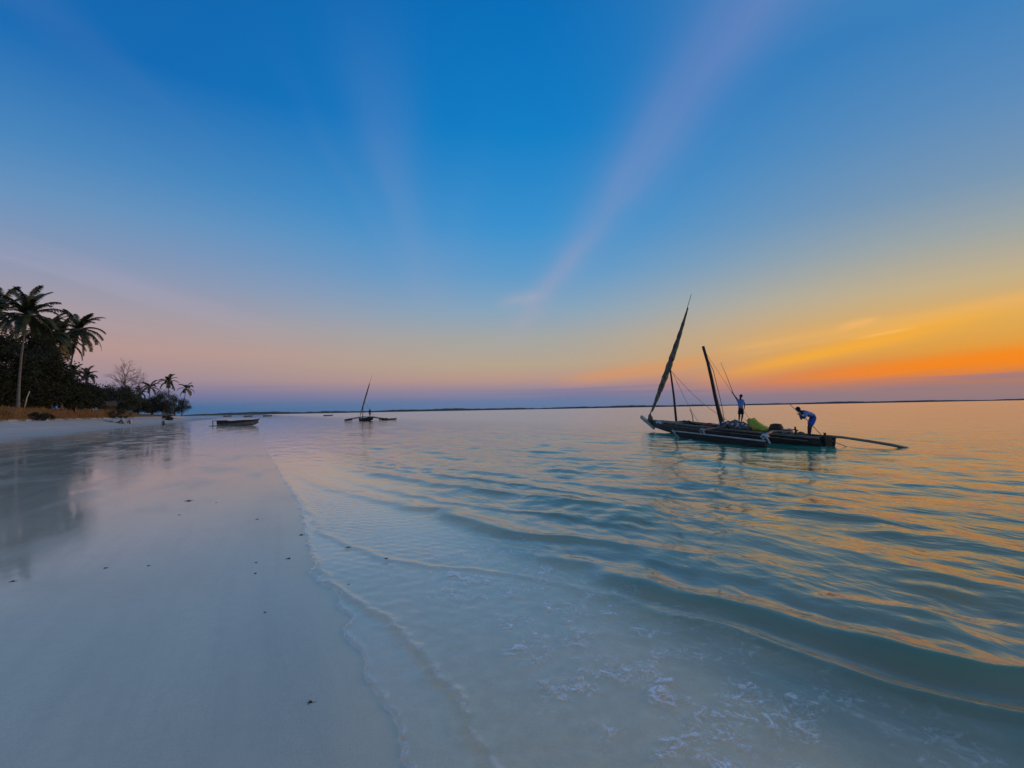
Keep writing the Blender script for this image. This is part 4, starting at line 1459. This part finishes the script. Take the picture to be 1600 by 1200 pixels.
def canoe(label, loc, rz, L=7.4, group=None, z=0.0):
    root = empty('outrigger_canoe', (loc[0], loc[1], z), rz)
    tag(root, label, 'canoe', group)
    k = L / 7.4
    shz = (0.92 * k, 0.74 * k, 1.12 * k)
    hb_ = make_hull(L, 0.36 * k, *shz, -0.04 * k, 0.42 * k, 18, 0.04)
    hb_.v = [(v[0] - L / 2, v[1], v[2]) for v in hb_.v]
    hb_.build('hull', M['wood_mid'], root)
    for sgn in (1, -1):
        rings = []
        for q_ in range(19):
            u = q_ / 18
            yy = sgn * (hull_half(u, 0.36 * k) + 0.012)
            zt = sheer(u, *shz) + 0.03 * k
            zb = zt - (0.50 - 0.28 * u) * k
            rings.append([((u - 0.5) * L, yy - 0.02 * sgn, zt), ((u - 0.5) * L, yy + 0.02 * sgn, zt), ((u - 0.5) * L, yy + 0.015 * sgn, zb), ((u - 0.5) * L, yy - 0.02 * sgn, zb)])
        mb = MB()
        mb.loft(rings)
        mb.build('top_strake', M['wood_dark'], root)
    mb = MB()
    mb.tube([(-0.49 * L, 0, 0.06 * k), (0, 0, 0.05 * k), (0.36 * L, 0, 0.10 * k), (0.47 * L, 0, 0.55 * k)], 0.06 * k, 6)
    mb.build('keel', M['wood_dark'], root)
    mb = MB()
    mb.tube([(0.47 * L, 0, 0.85 * k), (0.53 * L, 0, 1.22 * k)], [0.08 * k, 0.05 * k], 6)
    mb.build('stem_post', M['wood_dark'], root)
    for bx_ in (-0.44 * L, 0.14 * L):
        mb = MB()
        mb.tube([(bx_, -2.0 * k, 0.96 * k), (bx_, 0, 0.98 * k), (bx_, 2.0 * k, 0.96 * k)], 0.055 * k, 6)
        mb.build('boom', M['wood_dark'], root)
        for sgn in (1, -1):
            mb = MB()
            mb.tube([(bx_, 1.95 * sgn * k, 1.02 * k), (bx_ + 0.03, 1.97 * sgn * k, 0.08 * k)], 0.075 * k, 6)
            mb.build('float_post', M['wood_dark'], root)
    for sgn in (1, -1):
        rings = []
        for q_ in range(9):
            u = q_ / 8
            hh = 0.085 * k * math.sin(math.pi * (0.08 + 0.84 * u)) ** 0.4
            rings.append([((-0.52 + 0.80 * u) * L, 1.97 * sgn * k + a * hh * 0.6, 0.10 * k + b * hh + 0.10 * k * (u ** 3)) for a, b in ((1, 1), (-1, 1), (-1, -1), (1, -1))])
        mb = MB()
        mb.loft(rings)
        mb.build('float', M['wood_mid'], root)
    for u in (0.22, 0.45, 0.68):
        mb = MB()
        mb.box(((u - 0.5) * L, 0, sheer(u, *shz) + 0.02 * k), (0.5 * k, hull_half(u, 0.36 * k) * 2.1, 0.10 * k))
        mb.build('thwart', M['wood_dark'], root)
    return root


canoe('dark outrigger canoe drawn up on the wet sand near the water', (-43.9, 82.0), R(-4), 6.8, z=gz(-43.9, 82.0) - 0.02)
for lab, x, y, rz, L in (('tiny canoe afloat left of the distant sailing boat', -111.2, 309.5, 0.3, 5.5),
                         ('small canoe afloat just right of the distant sailing boat', -27.3, 113.5, 0.2, 3.2),
                         ('tiny far canoe, rightmost of three above the beached canoe', -203.5, 425.7, 0.25, 7.0),
                         ('tiny far canoe, middle one of three above the beached canoe', -223.4, 433.5, 0.1, 7.0),
                         ('tiny far canoe, leftmost of three above the beached canoe', -300.0, 540.0, 0.2, 8.0)):
    canoe(lab, (x, y), rz, L, z=-0.06, group='canoes anchored far out')

fb_ = empty('outrigger_boat', (-31.6, 110.6, 0), R(-52))
tag(fb_, 'distant outrigger sailing boat with one tall raked yard, far out on the calm water', 'boat')
hb_ = make_hull(7.2, 0.42, 0.55, 0.52, 0.95, 0.12, 0.3, 18)
hb_.v = [(v[0] - 3.4, v[1], v[2]) for v in hb_.v]
hb_.build('hull', M['wood_dark'], fb_)
for bx_ in (-1.5, 1.2):
    mb = MB()
    mb.tube([(bx_, -3.9, 0.35), (bx_, -1.5, 0.75), (bx_, 0, 0.85), (bx_, 1.5, 0.75), (bx_, 3.9, 0.35)], 0.07, 6)
    mb.build('boom', M['wood_dark'], fb_)
for sgn in (1, -1):
    mb = MB()
    mb.loft([[((-0.5 + u / 8) * 4.2, 3.9 * sgn + a * 0.07, 0.22 + b * 0.17 + 0.12 * (u / 8) ** 2) for a, b in ((1, 1), (-1, 1), (-1, -1), (1, -1))] for u in range(9)])
    mb.build('float', M['wood_dark'], fb_)
inv = Matrix.Rotation(R(52), 3, 'Z')


def fl_loc(x, y, z_):
    return inv @ Vector((x + 31.6, y - 110.6, z_))


mb = MB()
mb.tube([fl_loc(-32.4, 110.8, 0.4), fl_loc(-32.25, 110.8, 3.4)], [0.08, 0.06], 7)
mb.build('mast', M['wood_dark'], fb_)
ya_, yb_ = fl_loc(-33.1, 111.2, 0.95), fl_loc(-30.35, 110.8, 9.8)
mb = MB()
mb.tube([ya_.lerp(yb_, k / 12) for k in range(13)], [0.06 - 0.003 * k for k in range(13)], 7)
fy = mb.build('yard', M['wood_mid'], fb_, True)
mb = MB()
mb.tube([ya_.lerp(yb_, 0.05 + 0.75 * k / 12) + Vector((0.05, 0, 0)) for k in range(13)], [0.06 + 0.11 * math.sin(math.pi * (k + 1) / 14) for k in range(13)], 8)
mb.build('furled_sail', M['sail'], fy, True)
mb = MB()
mb.tube([ya_.lerp(yb_, 0.36), fl_loc(-29.6, 110.4, 0.7)], 0.02, 4)
mb.build('stay', M['rope'], fb_)

# ------------------------------------------------------------------ scraps of weed on the wet sand
scraps = [((-6.81, 10.82), 0.085, 'largest dark weed scrap, farthest up the sand toward the palms'),
          ((-6.11, 10.6), 0.03, 'small weed speck just right of the farthest large scrap'),
          ((-6.04, 9.33), 0.03, 'small weed speck below the farthest large scrap'),
          ((-4.4, 8.86), 0.035, 'weed scrap halfway between the farthest scrap and the water edge'),
          ((-3.17, 7.69), 0.05, 'dark weed scrap lying right at the edge of the water'),
          ((-3.14, 6.3), 0.028, 'upper of two weed bits one above the other on bare sand'),
          ((-2.94, 5.88), 0.032, 'lower of two weed bits one above the other on bare sand'),
          ((-4.85, 6.15), 0.035, 'left one of a level pair of weed scraps toward the left'),
          ((-4.39, 6.22), 0.03, 'right one of a level pair of weed scraps toward the left'),
          ((-2.81, 6.46), 0.042, 'long thin weed scrap just below the one at the water edge'),
          ((-2.21, 6.89), 0.05, 'dark weed scrap caught on the edge of the third wash line'),
          ((-1.57, 6.33), 0.045, 'weed scrap in the shallow wash, right of the other one there'),
          ((-1.74, 5.43), 0.024, 'small weed bit under the thin film of water'),
          ((-2.28, 4.74), 0.022, 'small round weed bit alone on the middle of the sand'),
          ((-1.29, 3.28), 0.032, 'nearest dark weed scrap, low in the picture'),
          ((-5.5, 5.7), 0.04, 'faint weed scrap at the far left of the sand')]
for i, ((x, y), r, lab) in enumerate(scraps):
    rl_ = random.Random(100 + i)
    r *= 0.55
    root = empty('seaweed_scrap', (x, y, max(gz(x, y), 0.012 if i in (10, 11, 12) else -1)))
    tag(root, lab, 'seaweed', 'scraps of weed on the sand')
    mb = MB()
    mb.lump((0, 0, r * 0.12), (r * 0.75, r * 0.5, r * 0.28), rl_, 0.5, 10, 6, 0.5)
    mb.build('clump', M['weed'], root, True)
    for k in range(3):
        a = rl_.uniform(0, 6.28)
        mb = MB()
        mb.tube([(0, 0, r * 0.15), (math.cos(a) * r, math.sin(a) * r, r * 0.2), (math.cos(a + 0.4) * r * 1.9, math.sin(a + 0.4) * r * 1.7, r * 0.04)], [r * 0.10, r * 0.09, r * 0.04], 5)
        mb.build('strand', M['weed'], root, True)

# ------------------------------------------------------------------ evening haze over the sea
mb = MB()
mb.box((0, 0, 13.0), (30000, 30000, 40.0))
m_haze, t = new_mat('evening haze')
pv_ = t.n('ShaderNodeVolumePrincipled')
pv_.inputs['Color'].default_value = (0.75, 0.88, 1.0, 1)
pv_.inputs['Density'].default_value = 0.000016
oh = t.n('ShaderNodeOutputMaterial')
t.t.links.new(pv_.outputs[0], oh.inputs['Volume'])
tag(mb.build('haze', m_haze), 'thin evening haze over the sea', 'haze', kind='stuff')
